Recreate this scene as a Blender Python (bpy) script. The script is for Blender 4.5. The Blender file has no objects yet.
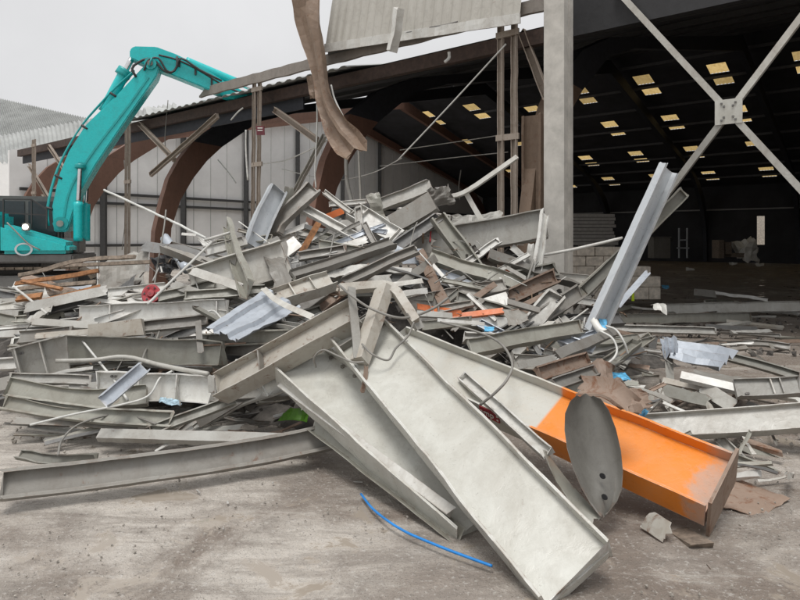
import bpy, bmesh, math, random
from mathutils import Vector, Matrix, noise
random.seed(7)
S = bpy.context.scene
COL = S.collection
PI = math.pi
R = math.radians
CAMH = 1.7
FP = 620.0      # focal length in photo pixels
HY = 240.0      # horizon row

# ------------------------------------------------------------------ geometry of the place
def P(px, py, D):
    return Vector(((px-400)/FP*D, D, CAMH+(HY-py)/FP*D))
_a = R(51.1)
US = Vector((-math.sin(_a), math.cos(_a), 0)); VS = Vector((math.cos(_a), math.sin(_a), 0))
O0 = Vector((3.06, 12.0, 0))
def F(u, v, z):                       # warehouse axes: u along the open front, v into the depth
    p = O0 + US*u + VS*v; return Vector((p.x, p.y, z))
def Fpx(px, py, v=0.0):               # the spot of the front plane that stands at this place
    r = (px-400)/FP; q = O0 + VS*v
    u = (q.x-r*q.y)/(math.sin(_a)+r*math.cos(_a)); Y = q.y+u*math.cos(_a)
    return F(u, v, CAMH+(HY-py)/FP*Y)
GS = [(0.3,9.5,2.1,1.35,1.65),(-2.5,8.8,1.9,1.3,.62),(-6.3,9.2,3.0,1.5,.72),(2.1,8.4,.8,1.0,.30),
      (-3.6,6.7,3.0,.8,.30),(-.7,5.8,.7,.45,.40),(2.6,5.6,1.3,.5,.18)]
def H(X, Y):
    h = 0
    for cx, cy, sx, sy, a in GS:
        h += a*math.exp(-.5*(((X-cx)/sx)**2+((Y-cy)/sy)**2))
    return h
def surfD(px, py, off):
    r = (px-400)/FP; s = (HY-py)/FP
    best = 9; bg = 1e9; Y = 2.6
    while Y < 16:
        g = CAMH+s*Y-(H(r*Y, Y)+off)
        if g <= 0: return Y
        if g < bg: bg = g; best = Y
        Y += .03
    return best

# ------------------------------------------------------------------ materials
def nmat(name):
    m = bpy.data.materials.new(name); m.use_nodes = True
    nt = m.node_tree; nt.nodes.clear()
    out = nt.nodes.new('ShaderNodeOutputMaterial'); b = nt.nodes.new('ShaderNodeBsdfPrincipled')
    nt.links.new(b.outputs[0], out.inputs[0])
    return m, nt, b
def node(nt, t, **k):
    n = nt.nodes.new(t)
    for a, v in k.items():
        if a.startswith('i_'):
            key = a[2:]; key = int(key) if key.isdigit() else key.replace('_', ' ')
            n.inputs[key].default_value = v
        else: setattr(n, a, v)
    return n
def ramp(nt, src, stops):
    r = nt.nodes.new('ShaderNodeValToRGB'); nt.links.new(src, r.inputs[0])
    e = r.color_ramp.elements
    while len(e) < len(stops): e.new(.5)
    for i, (p, c) in enumerate(stops):
        e[i].position = p; e[i].color = c if len(c) == 4 else (*c, 1)
    return r.outputs[0]
def mixc(nt, fac, a, b, mode='MIX'):
    m = nt.nodes.new('ShaderNodeMix'); m.data_type = 'RGBA'; m.blend_type = mode
    for s, v in ((0, fac), (6, a), (7, b)):
        if isinstance(v, bpy.types.NodeSocket): nt.links.new(v, m.inputs[s])
        elif s == 0: m.inputs[0].default_value = v
        else: m.inputs[s].default_value = (*v, 1)
    return m.outputs[2]
def g3(v): return (v, v, v)
def coords(nt, scale=(1,1,1), rand=True):
    tc = nt.nodes.new('ShaderNodeTexCoord')
    mp = nt.nodes.new('ShaderNodeMapping'); mp.inputs['Scale'].default_value = scale
    nt.links.new(tc.outputs['Object'], mp.inputs[0])
    if rand:
        oi = nt.nodes.new('ShaderNodeObjectInfo')
        mu = node(nt, 'ShaderNodeMath', operation='MULTIPLY', i_1=37.0); nt.links.new(oi.outputs['Random'], mu.inputs[0])
        nt.links.new(mu.outputs[0], mp.inputs['Location'])
    return mp.outputs[0]
def noi(nt, vec, scale, detail=6, rough=.6, dist=0):
    n = node(nt, 'ShaderNodeTexNoise', i_Scale=scale, i_Detail=detail, i_Roughness=rough, i_Distortion=dist)
    nt.links.new(vec, n.inputs['Vector']); return n.outputs['Fac']
def steel(name, base, stain=(.30,.27,.22), rust=.25, rough=.5, metal=0., var=.22, stainamt=.6, zcolor=None, rustc=(.16,.075,.04), blot=.22, wear=.55):
    m, nt, b = nmat(name)
    v = coords(nt); vz = coords(nt, (1, 1, .25))
    n1 = noi(nt, vz, 3.4, 9, .7, .5); n2 = noi(nt, v, 9, 9, .7, .6); n3 = noi(nt, v, 55, 4, .6); n4 = noi(nt, v, 5, 5, .6, 1.2)
    c = base
    if zcolor: c = zcolor(nt, b)
    c = mixc(nt, ramp(nt, n1, [(.38, g3(0)), (.78, g3(stainamt))]), c, stain)
    c = mixc(nt, ramp(nt, n4, [(.52, g3(0)), (.60, g3(blot)), (.68, g3(.03))]), c, tuple(x*.75 for x in stain))
    if rust > .01: c = mixc(nt, ramp(nt, n2, [(.66-.14*rust, g3(0)), (.74-.10*rust, g3(min(1, .35+rust)))]), c, rustc)
    c = mixc(nt, ramp(nt, n3, [(.64, g3(0)), (.74, g3(.42))]), c, (.12,.105,.085))
    if wear:
        bv = node(nt, 'ShaderNodeBevel', samples=4, i_Radius=.012); ge = nt.nodes.new('ShaderNodeNewGeometry')
        dt = node(nt, 'ShaderNodeVectorMath', operation='DOT_PRODUCT'); nt.links.new(bv.outputs[0], dt.inputs[0]); nt.links.new(ge.outputs['Normal'], dt.inputs[1])
        em = ramp(nt, dt.outputs['Value'], [(.80, g3(1)), (.97, g3(0))])
        em = mixc(nt, 1.0, em, ramp(nt, n2, [(.36, g3(0)), (.52, g3(1))]), 'MULTIPLY')
        ed = mixc(nt, ramp(nt, n4, [(.42, g3(0)), (.58, g3(1))]), tuple(min(.72, x*1.45+.08) for x in base), rustc)
        c = mixc(nt, mixc(nt, 1.0, em, g3(wear), 'MULTIPLY'), c, ed)
    oi = nt.nodes.new('ShaderNodeObjectInfo')
    mr = node(nt, 'ShaderNodeMapRange', i_3=1-var, i_4=1+var*.6); nt.links.new(oi.outputs['Random'], mr.inputs[0])
    cc = nt.nodes.new('ShaderNodeCombineColor')
    for i in range(3): nt.links.new(mr.outputs[0], cc.inputs[i])
    c = mixc(nt, 1.0, c, cc.outputs[0], 'MULTIPLY')
    nt.links.new(c, b.inputs['Base Color'])
    nt.links.new(ramp(nt, n2, [(.3, g3(max(.12, rough-.24))), (.75, g3(min(1, rough+.18)))]), b.inputs['Roughness'])
    b.inputs['Metallic'].default_value = metal
    bp = node(nt, 'ShaderNodeBump', i_Strength=.35, i_Distance=.012)
    nt.links.new(n2, bp.inputs['Height']); nt.links.new(bp.outputs[0], b.inputs['Normal'])
    return m
def plain(name, c, rough=.6, metal=0., var=.15, scale=8, bump=.2):
    m, nt, b = nmat(name); v = coords(nt)
    n1 = noi(nt, v, scale, 7, .65, .3)
    nt.links.new(mixc(nt, ramp(nt, n1, [(.3, g3(0)), (.75, g3(1))]), tuple(x*(1+var) for x in c), tuple(x*(1-2*var) for x in c)), b.inputs['Base Color'])
    b.inputs['Roughness'].default_value = rough; b.inputs['Metallic'].default_value = metal
    bp = node(nt, 'ShaderNodeBump', i_Strength=bump, i_Distance=.02); nt.links.new(n1, bp.inputs['Height']); nt.links.new(bp.outputs[0], b.inputs['Normal'])
    return m
def emis(name, c, s):
    m, nt, b = nmat(name); b.inputs['Base Color'].default_value = (*c, 1)
    b.inputs['Emission Color'].default_value = (*c, 1); b.inputs['Emission Strength'].default_value = s
    return m
def orange_half(nt, b):               # the far third of the web was painted orange (object axis along the beam)
    tc = nt.nodes.new('ShaderNodeTexCoord'); at = node(nt, 'ShaderNodeAttribute', attribute_name='along')
    n = noi(nt, tc.outputs['Object'], 5, 5, .7)
    r1 = ramp(nt, at.outputs['Fac'], [(.572, g3(0)), (.577, g3(1))])
    ad = node(nt, 'ShaderNodeMath', operation='MULTIPLY_ADD', i_1=.18); nt.links.new(n, ad.inputs[0]); nt.links.new(at.outputs['Fac'], ad.inputs[2])
    sb = node(nt, 'ShaderNodeMath', operation='SUBTRACT', i_1=.2); nt.links.new(ad.outputs[0], sb.inputs[0])
    r2 = ramp(nt, sb.outputs[0], [(.835, g3(0)), (.865, g3(.55)), (.93, g3(.85))])
    c = mixc(nt, r1, (.50,.50,.46), (.74,.215,.012))
    return mixc(nt, r2, c, (.33,.32,.30))
M = {}
M['pg'] = steel('pale_grey_paint', (.46,.455,.42), stain=(.24,.205,.165), rust=.22, rough=.45, var=.35, stainamt=.7)
M['cu'] = steel('dark_curled_paint', (.165,.16,.143), stain=(.10,.09,.08), rust=.15, rough=.5, var=.05)
M['fg'] = steel('clean_pale_paint', (.55,.55,.505), stain=(.36,.34,.29), rust=.02, rough=.40, var=.05, stainamt=.75, blot=.14, wear=.9)
M['mg'] = steel('mid_grey_paint', (.24,.232,.21), stain=(.14,.115,.09), rust=.35, rough=.55, var=.35, stainamt=.7)
M['ol'] = steel('olive_grey_paint', (.285,.283,.245), stain=(.155,.135,.105), rust=.28, rough=.5, var=.35, stainamt=.7)
M['wh'] = steel('white_paint', (.64,.64,.61), stain=(.33,.29,.235), rust=.2, rough=.45, stainamt=.65)
M['gv'] = steel('galvanised', (.47,.51,.56), stain=(.30,.33,.37), rust=.0, rough=.5, metal=.2, var=.15)
M['gl'] = steel('light_galvanised', (.55,.575,.59), stain=(.40,.43,.47), rust=.0, rough=.46, metal=.2, var=.08)
M['cr'] = steel('cream_rusty_paint', (.47,.455,.41), stain=(.27,.205,.14), rust=.62, stainamt=.72, rough=.55)
M['ru'] = steel('rusty_steel', (.26,.19,.145), stain=(.16,.11,.08), rust=.9, rough=.75)
M['dk'] = steel('dark_steel', (.15,.15,.145), stain=(.08,.075,.07), rust=.2, rough=.5)
M['or'] = steel('orange_paint', (.75,.17,.03), stain=(.40,.12,.05), rust=.2, rough=.45)
M['f3'] = steel('grey_and_orange_paint', (.6,.6,.55), stain=(.40,.30,.18), rust=.05, rough=.42, var=.02, stainamt=.28, zcolor=orange_half, blot=.06)
M['wd'] = plain('orange_timber', (.33,.15,.06), .75, var=.35, scale=14)
M['wb'] = plain('weathered_timber', (.23,.185,.145), .85, var=.35, scale=18)
M['plk'] = steel('grey_weathered_plank', (.25,.225,.20), stain=(.15,.13,.115), rust=.25, rough=.8, var=.05)
M['pst'] = steel('brown_grey_post', (.33,.28,.235), stain=(.20,.16,.125), rust=.35, rough=.75, var=.05)
M['tan'] = steel('tan_rusty_sheet', (.235,.168,.12), stain=(.13,.085,.06), rust=.5, rough=.7, var=.05)
M['glu'] = steel('brown_laminated_timber', (.19,.10,.07), stain=(.10,.06,.045), rust=.1, rough=.7, var=.1, rustc=(.25,.13,.09))
M['nav'] = plain('shade_dark_frame', (.03,.033,.042), .7, var=.2)  # near black puts the interior shade into the colour of the frames
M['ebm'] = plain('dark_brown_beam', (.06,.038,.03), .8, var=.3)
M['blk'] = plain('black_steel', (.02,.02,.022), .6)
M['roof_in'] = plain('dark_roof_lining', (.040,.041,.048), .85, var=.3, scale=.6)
M['rub'] = plain('grey_rubble', (.105,.095,.085), .9, var=.4, scale=6, bump=.9)  # grey darkened to carry the shade between the scrap
M['conc'] = plain('concrete_column', (.50,.48,.44), .75, var=.16, scale=3)
M['tq'] = steel('turquoise_paint', (.015,.52,.53), stain=(.04,.38,.38), rust=.0, rough=.32, var=.0, stainamt=.4)
M['tqd'] = steel('dull_turquoise_paint', (.01,.38,.38), stain=(.03,.2,.2), rust=.1, rough=.45, var=.0)
M['chr'] = plain('chrome_rod', (.7,.7,.7), .2, 1., .05)
M['hose'] = plain('black_hose', (.035,.035,.035), .5)
M['rbr'] = plain('track_steel', (.12,.095,.07), .8, var=.4)
M['glass'] = plain('dark_glass', (.03,.04,.045), .12, var=.1)
M['blue'] = plain('bright_blue_plastic', (.13,.48,.78), .45, var=.4, scale=22)
M['bagm'] = plain('blue_white_bag', (.45,.62,.72), .4, var=.5, scale=18)
M['stk'] = plain('dimmed_panel', (.36,.34,.31), .8, var=.12)  # white panels greyed down for the dim interior
M['jnt'] = plain('panel_joint_strip', (.40,.40,.39), .7, var=.1)  # grey of the joints between the wall panels
M['bblue'] = plain('blue_cable_sheath', (.015,.22,.62), .4)
M['grn'] = plain('green_plastic', (.12,.30,.03), .45, var=.25)
M['red'] = plain('red_plastic', (.36,.03,.04), .6, var=.4, scale=30)
M['wire'] = plain('grey_wire', (.22,.21,.19), .5)
M['wwire'] = plain('pale_wire', (.60,.60,.57), .5)
M['pvc'] = plain('white_pvc', (.80,.79,.74), .4, var=.08)
M['neon'] = plain('neon_paint', (.65,.85,.03), .6, var=.05)
M['brick'] = plain('dirty_blockwork', (.60,.54,.46), .9, var=.22, scale=9, bump=.5)
M['lin'] = plain('white_panel', (.80,.80,.79), .7, var=.05, scale=1.2)
M['rail'] = plain('dark_rail', (.05,.05,.05), .7)
M['fas'] = steel('fascia_cladding', (.40,.385,.345), stain=(.27,.25,.215), rust=.05, rough=.6, var=.02)
M['mar'] = plain('maroon_sign', (.13,.02,.03), .6, var=.15)
def ribbed(name, c, scale, axis, depth=.03, rough=.55):
    m, nt, b = nmat(name); tc = nt.nodes.new('ShaderNodeTexCoord')
    w = node(nt, 'ShaderNodeTexWave', bands_direction=axis, i_Scale=scale, i_Distortion=0.0); nt.links.new(tc.outputs['Object'], w.inputs[0])
    n = noi(nt, tc.outputs['Object'], .8, 7, .65)
    nt.links.new(mixc(nt, n, tuple(x*1.12 for x in c), tuple(x*.72 for x in c)), b.inputs['Base Color'])
    b.inputs['Roughness'].default_value = rough
    bp = node(nt, 'ShaderNodeBump', i_Strength=.8, i_Distance=depth); nt.links.new(w.outputs['Fac'], bp.inputs['Height']); nt.links.new(bp.outputs[0], b.inputs['Normal'])
    return m
M['shed'] = plain('pale_roof_sheeting', (.40,.41,.40), .6, var=.14, scale=.5)
m, nt, b = nmat('yellowed_rooflight'); tr = node(nt, 'ShaderNodeBsdfTranslucent'); tc = nt.nodes.new('ShaderNodeTexCoord')
n = noi(nt, tc.outputs['Object'], 3.5, 6, .7)
cc = ramp(nt, n, [(.3, (.46,.34,.15)), (.7, (.30,.205,.08))]); oi = nt.nodes.new('ShaderNodeObjectInfo'); mr = node(nt, 'ShaderNodeMapRange', i_3=.55, i_4=1.1); nt.links.new(oi.outputs['Random'], mr.inputs[0])
cb = nt.nodes.new('ShaderNodeCombineColor')
for i in range(3): nt.links.new(mr.outputs[0], cb.inputs[i])
cc = mixc(nt, 1.0, cc, cb.outputs[0], 'MULTIPLY'); nt.links.new(cc, tr.inputs[0]); nt.links.new(tr.outputs[0], nt.nodes['Material Output'].inputs[0]); M['sky'] = m

# ground: dusty broken concrete, damp patches and mud puddles
m, nt, b = nmat('dirty_concrete_ground'); tc = nt.nodes.new('ShaderNodeTexCoord'); v = tc.outputs['Object']
n1 = noi(nt, v, .62, 9, .66, .9); n2 = noi(nt, v, 2.2, 9, .7, .5); n3 = noi(nt, v, 38, 5, .65); n4 = noi(nt, v, 130, 3, .6); n5 = noi(nt, v, 7, 9, .75, 1.0)
mp = node(nt, 'ShaderNodeMapping'); mp.inputs['Rotation'].default_value = (0, 0, .5); mp.inputs['Scale'].default_value = (.9, 5.5, 1); nt.links.new(v, mp.inputs[0])
n6 = noi(nt, mp.outputs[0], 1.1, 8, .7, .6)
sxx = node(nt, 'ShaderNodeSeparateXYZ'); nt.links.new(v, sxx.inputs[0])
slx = node(nt, 'ShaderNodeMapRange', i_1=-3.0, i_2=2.0, i_3=.13, i_4=-.07); nt.links.new(sxx.outputs[0], slx.inputs[0])
sla = node(nt, 'ShaderNodeMath', operation='ADD'); nt.links.new(n1, sla.inputs[0]); nt.links.new(slx.outputs[0], sla.inputs[1])
c = mixc(nt, ramp(nt, sla.outputs[0], [(.42, g3(0)), (.60, g3(1))]), (.25,.205,.17), (.56,.515,.46))
c = mixc(nt, ramp(nt, n6, [(.47, g3(0)), (.60, g3(.55))]), c, (.24,.205,.175))
c = mixc(nt, ramp(nt, n6, [(.33, g3(.5)), (.43, g3(0))]), c, (.54,.505,.455))
c = mixc(nt, ramp(nt, n2, [(.50, g3(0)), (.66, g3(.6))]), c, (.20,.17,.145))
c = mixc(nt, ramp(nt, n5, [(.61, g3(0)), (.70, g3(.6))]), c, (.13,.112,.095))
c = mixc(nt, ramp(nt, n3, [(.56, g3(0)), (.66, g3(.6))]), c, (.62,.59,.55))
c = mixc(nt, ramp(nt, n4, [(.58, g3(0)), (.66, g3(.65))]), c, (.09,.08,.07))
wet = ramp(nt, n2, [(.385, g3(1)), (.44, g3(0))])
c = mixc(nt, wet, c, (.30,.26,.215))
nt.links.new(c, b.inputs['Base Color'])
ro = ramp(nt, n1, [(.36, g3(.50)), (.62, g3(.8))])
nt.links.new(mixc(nt, wet, ro, g3(.07)), b.inputs['Roughness'])
hh = node(nt, 'ShaderNodeMath', operation='ADD'); nt.links.new(n3, hh.inputs[0]); nt.links.new(n5, hh.inputs[1])
iv = node(nt, 'ShaderNodeMath', operation='SUBTRACT', i_0=.85); nt.links.new(wet, iv.inputs[1])
bp = node(nt, 'ShaderNodeBump', i_Distance=.03); nt.links.new(iv.outputs[0], bp.inputs['Strength']); nt.links.new(hh.outputs[0], bp.inputs['Height']); nt.links.new(bp.outputs[0], b.inputs['Normal']); M['ground'] = m

# ------------------------------------------------------------------ object helpers
def link(name, bm, mat, parent=None, smooth=False, loc=None):
    bmesh.ops.recalc_face_normals(bm, faces=bm.faces)
    if loc is None and parent is None and len(bm.verts):
        xs = [v.co for v in bm.verts]
        loc = Vector((sum(p.x for p in xs)/len(xs), sum(p.y for p in xs)/len(xs), min(p.z for p in xs)))
    if parent is not None: loc = parent.matrix_world.translation if False else Vector(parent['o_'])
    bmesh.ops.translate(bm, verts=bm.verts, vec=-loc)
    me = bpy.data.meshes.new(name); bm.to_mesh(me); bm.free()
    me.materials.append(mat if not isinstance(mat, str) else M[mat])
    if smooth:
        for p in me.polygons: p.use_smooth = True
        if smooth == 'sharp': me.set_sharp_from_angle(angle=R(38))
    o = bpy.data.objects.new(name, me); COL.objects.link(o)
    if parent is None: o.location = loc; o['o_'] = tuple(loc)
    else: o.parent = parent; o['o_'] = tuple(loc)
    return o
def tag(o, label=None, cat=None, group=None, kind=None):
    if label: o['label'] = label
    if cat: o['category'] = cat
    if group: o['group'] = group
    if kind: o['kind'] = kind
    return o
def empty(name, loc, label, cat, group=None):
    o = bpy.data.objects.new(name, None); COL.objects.link(o); o.location = loc; o['o_'] = tuple(loc)
    return tag(o, label, cat, group)
def hexa(bm, pts):                    # eight corners: bottom ring then top ring
    v = [bm.verts.new(p) for p in pts]
    for f in ((0,1,2,3),(4,5,6,7),(0,1,5,4),(1,2,6,5),(2,3,7,6),(3,0,4,7)): bm.faces.new([v[i] for i in f])
def prism(bm, poly, vec):             # closed outline swept along vec
    a = [bm.verts.new(p) for p in poly]; c = [bm.verts.new(Vector(p)+vec) for p in poly]
    n = len(a)
    bm.faces.new(a); bm.faces.new(c[::-1])
    for i in range(n): bm.faces.new((a[i], a[(i+1)%n], c[(i+1)%n], c[i]))
def bar(bm, p, q, w, h, up=Vector((0,0,1))):
    p = Vector(p); q = Vector(q); t = (q-p).normalized(); x = t.cross(up)
    if x.length < 1e-3: x = t.cross(Vector((0,1,0)))
    x.normalize(); y = x.cross(t)
    hexa(bm, [p-x*w/2-y*h/2, p+x*w/2-y*h/2, p+x*w/2+y*h/2, p-x*w/2+y*h/2, q-x*w/2-y*h/2, q+x*w/2-y*h/2, q+x*w/2+y*h/2, q-x*w/2+y*h/2])
def sec(kind, h, b=None):
    if kind == 'I':
        b = b or .5*h; t = max(.006, .035*h); w = max(.005, .02*h); H2 = h/2; B = b/2
        return [(-H2,-B),(-H2,B),(-H2+t,B),(-H2+t,w),(H2-t,w),(H2-t,B),(H2,B),(H2,-B),(H2-t,-B),(H2-t,-w),(-H2+t,-w),(-H2+t,-B)]
    if kind == 'C':                   # web at the back, flanges and lips towards +y
        b = b or .38*h; t = max(.004, .028*h); l = .12*h
        return [(-h/2,0),(-h/2,b),(-h/2+l,b),(-h/2+l,b-t),(-h/2+t,b-t),(-h/2+t,t),(h/2-t,t),(h/2-t,b-t),(h/2-l,b-t),(h/2-l,b),(h/2,b),(h/2,0)]
    if kind == 'L':
        b = b or .6*h; t = max(.004, .05*h)
        return [(-h/2,0),(-h/2,b),(-h/2+t,b),(-h/2+t,t),(h/2,t),(h/2,0)]
    if kind in 'BW':
        b = b or .6*h; return [(-h/2,-b/2),(-h/2,b/2),(h/2,b/2),(h/2,-b/2)]
    if kind == 'P':
        b = b or max(.006, .04*h); n = 5
        return [(-h/2+h*i/n, -b/2) for i in range(n+1)]+[(h/2-h*i/n, b/2) for i in range(n+1)]
    if kind == 'A':                   # plate rolled into a shallow trough
        t = .012; n = 8; A = 1.15; r = h/(2*math.sin(A))
        o = [(r*math.sin(-A+2*A*i/n), r-r*math.cos(-A+2*A*i/n)) for i in range(n+1)]
        return o+[(x*(1-t/r), y+t) for x, y in o[::-1]]
    if kind == 'T':
        return [(h/2*math.cos(2*PI*i/10), h/2*math.sin(2*PI*i/10)) for i in range(10)]
def cat_rom(pts, n):
    if len(pts) == 2: return [pts[0].lerp(pts[1], i/n) for i in range(n+1)]
    out = []; q = [2*pts[0]-pts[1]]+pts+[2*pts[-1]-pts[-2]]
    k = max(2, n//(len(pts)-1))
    for i in range(1, len(q)-2):
        for j in range(k):
            t = j/k; a, b, c, d = q[i-1], q[i], q[i+1], q[i+2]
            out.append(.5*((2*b)+(-a+c)*t+(2*a-5*b+4*c-d)*t*t+(-a+3*b-3*c+d)*t**3))
    out.append(pts[-1]); return out
def sweep(bm, prof, pts, nrm, jag=.0, warp=.0, tw=0., seed=0., taper=None, attr=None):
    L = sum((pts[i+1]-pts[i]).length for i in range(len(pts)-1))
    path = cat_rom(pts, max(3, min(26, int(L/.1))))
    n = len(path); rings = []
    for i, p in enumerate(path):
        t = (path[min(i+1, n-1)]-path[max(i-1, 0)]).normalized()
        y = nrm-t*nrm.dot(t)
        if y.length < 1e-3: y = Vector((0,0,1))-t*t.z
        y.normalize(); f = i/(n-1)
        if tw: y = Matrix.Rotation(tw*(f-.5), 3, t) @ y
        x = y.cross(t).normalized(); k = 1 if taper is None else taper[0]+(taper[1]-taper[0])*f
        ring = []
        for a, b in prof:
            q = p+x*a*k+y*b*k
            if warp:
                q += Vector(noise.noise_vector(q*2.3+Vector((seed,)*3)))*warp + Vector(noise.noise_vector(q*9+Vector((seed,)*3)))*warp*.35
            if jag and i in (0, n-1): q += t*random.uniform(-jag, jag)
            ring.append(bm.verts.new(q))
        rings.append((ring, f))
    m = len(prof)
    for i in range(n-1):
        for j in range(m):
            bm.faces.new((rings[i][0][j], rings[i][0][(j+1)%m], rings[i+1][0][(j+1)%m], rings[i+1][0][j]))
    for r, _ in (rings[0], rings[-1]):
        f = bm.faces.new(r)
    if attr is not None:
        for r, f in rings:
            for v in r: v[attr] = f
    bmesh.ops.triangulate(bm, faces=[f for f in bm.faces if len(f.verts) > 4])
CAT = dict(steel_beam='beam', steel_channel='channel', steel_plate='plate', square_tube='tube', steel_tube='tube', steel_strip='strip',
           purlin='purlin', timber_plank='plank', box_section='box section', metal_sheet='sheet metal', pole='pole', angle_iron='angle')
def pt(q, off):
    return P(q[0], q[1], q[2]) if len(q) > 2 else P(q[0], q[1], surfD(q[0], q[1], off))
def mem(name, kind, w, pts, mat, label, off=.10, n=None, b=None, jag=None, warp=None, tw=0., m=None, group=None, taper=None, parent=None, mesh_attr=False, straight=None):
    ps = [pt(q, off) for q in pts]
    if straight is not False and len(ps) == 2 and len(pts[0]) == 2:   # stiff piece: keep both ends at nearby depths
        d = (ps[0].y+ps[1].y)/2
        k = .55
        ps = [P(q[0], q[1], p.y*k+d*(1-k)) for q, p in zip(pts, ps)]
    mid = sum(ps, Vector())/len(ps)
    h = m if m else w*mid.y/FP
    if n is None:
        n = (Vector((0,0,CAMH))-mid).normalized()+Vector((random.uniform(-.35,.35), 0, random.uniform(.25,.8)))
    n = Vector(n).normalized()
    bm = bmesh.new(); at = bm.verts.layers.float.new('along') if mesh_attr else None
    sweep(bm, sec(kind, h, b), ps, n, jag=.03*min(1, h/.12) if jag is None else jag, warp=min(.02, .09*h) if warp is None else warp, tw=tw, seed=random.uniform(0, 90), taper=taper, attr=at)
    o = link(name, bm, mat, parent, smooth=(True if kind == 'T' else 'sharp'))
    if parent is None: tag(o, label, CAT.get(name, name.replace('_', ' ')), group)
    elif label: tag(o, label)
    return o
def grid_sheet(bm, c, nx, ny, crumple=.02, ridge=(0, 0), thick=.004, curl=0., seed=None, tear=.0, fold=0.):
    seed = random.uniform(0, 99) if seed is None else seed
    nn = (c[1]-c[0]).cross(c[3]-c[0]).normalized(); top = []; bot = []
    for j in range(ny+1):
        for i in range(nx+1):
            u, v = i/nx, j/ny
            p = c[0]*(1-u)*(1-v)+c[1]*u*(1-v)+c[2]*u*v+c[3]*(1-u)*v
            d = 0
            if crumple:
                d += crumple*(noise.noise(p*3.1+Vector((seed,)*3))*1.6+abs(noise.noise(p*6.3+Vector((seed+9,)*3)))*1.2)
                p = p+Vector(noise.noise_vector(p*2.2+Vector((seed+5,)*3)))*crumple*.7
            if tear and (i in (0, nx) or j in (0, ny)): p = p+(c[1]-c[0]).normalized()*random.uniform(-tear, tear)+(c[3]-c[0]).normalized()*random.uniform(-tear, tear)
            if ridge[0]: d += ridge[1]*(1 if math.sin(u*ridge[0]*2*PI) > 0 else -1)
            if fold: d += fold*((1 if i % 2 else -1)*(.4+.6*v)+.5*noise.noise(Vector((i*.7, j*.9, seed))))
            d += curl*((v-.5)**2*4)
            top.append(bm.verts.new(p+nn*d)); bot.append(bm.verts.new(p+nn*(d-thick)))
    W = nx+1
    for j in range(ny):
        for i in range(nx):
            a = j*W+i; bm.faces.new((top[a], top[a+1], top[a+1+W], top[a+W])); bm.faces.new((bot[a], bot[a+W], bot[a+1+W], bot[a+1]))
    def side(idx):
        for a, b in zip(idx, idx[1:]): bm.faces.new((top[a], bot[a], bot[b], top[b]))
    side(list(range(W))); side([ny*W+i for i in range(W)][::-1]); side([j*W for j in range(ny+1)][::-1]); side([j*W+nx for j in range(ny+1)])
def sheet(name, label, pts, mat, nx=10, ny=8, crumple=.02, ridge=(0, 0), off=.12, thick=.005, curl=0., tear=.012, group=None, cat=None, fold=0.):
    bm = bmesh.new(); grid_sheet(bm, [pt(q, off) for q in pts], nx, ny, crumple, ridge, thick, curl, tear=tear, fold=fold)
    return tag(link(name, bm, mat), label, cat or CAT.get(name, name.replace('_', ' ')), group)
def wire(name, label, pts, rad, mat, off=.12, cat='wire', group=None, parent=None):
    ps = [pt(q, off) if not isinstance(q, Vector) else q for q in pts]
    bm = bmesh.new(); L = max(8, 6*len(ps)); path = cat_rom(ps, L)
    prof = [(rad*math.cos(2*PI*i/6), rad*math.sin(2*PI*i/6)) for i in range(6)]
    rings = []
    for i, p in enumerate(path):
        t = (path[min(i+1, len(path)-1)]-path[max(0, i-1)]).normalized(); y = Vector((.3,-.8,.5)); y = (y-t*y.dot(t)).normalized(); x = y.cross(t)
        rings.append([bm.verts.new(p+x*a+y*b) for a, b in prof])
    for a, b in zip(rings, rings[1:]):
        for j in range(6): bm.faces.new((a[j], a[(j+1)%6], b[(j+1)%6], b[j]))
    bm.faces.new(rings[0]); bm.faces.new(rings[-1])
    o = link(name, bm, mat, parent, smooth=True)
    if parent is None: tag(o, label, cat, group)
    return o

# ------------------------------------------------------------------ camera, light, world
cd = bpy.data.cameras.new('camera'); cam = bpy.data.objects.new('camera', cd); COL.objects.link(cam); S.camera = cam
cam.location = (0, 0, CAMH); cam.rotation_euler = (R(90), 0, 0)
cd.sensor_width = 36; cd.lens = 36*FP/800; cd.shift_y = -60/800; cd.clip_end = 3000; cd.clip_start = .05
W = bpy.data.worlds.new('World'); S.world = W; W.use_nodes = True; nt = W.node_tree
bg = nt.nodes['Background']
SUN_EL, SUN_AZ = 72, 200
sk = node(nt, 'ShaderNodeTexSky', sky_type='NISHITA', sun_disc=False, sun_elevation=R(SUN_EL), sun_rotation=R(SUN_AZ), air_density=1.0, dust_density=2.0, ozone_density=1.0)
hs = node(nt, 'ShaderNodeHueSaturation', i_Saturation=.10); nt.links.new(sk.outputs[0], hs.inputs['Color'])
tc = nt.nodes.new('ShaderNodeTexCoord'); sx = nt.nodes.new('ShaderNodeSeparateXYZ'); nt.links.new(tc.outputs['Generated'], sx.inputs[0])
cl = node(nt, 'ShaderNodeTexNoise', i_Scale=2.2, i_Detail=6, i_Roughness=.55); nt.links.new(tc.outputs['Generated'], cl.inputs['Vector'])
clr = ramp(nt, cl.outputs['Fac'], [(.3, g3(.90)), (.7, g3(1.05))])
grad = ramp(nt, sx.outputs[2], [(0, g3(.92)), (.25, g3(1.0)), (1, g3(1.35))])
cv = mixc(nt, .86, hs.outputs[0], (4.75, 4.75, 4.82)); c1 = mixc(nt, 1, cv, clr, 'MULTIPLY'); c2 = mixc(nt, 1, c1, grad, 'MULTIPLY')
nt.links.new(c2, bg.inputs[0]); bg.inputs[1].default_value = .10
sd = bpy.data.lights.new('sun', 'SUN'); sun = bpy.data.objects.new('sun', sd); COL.objects.link(sun)
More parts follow.
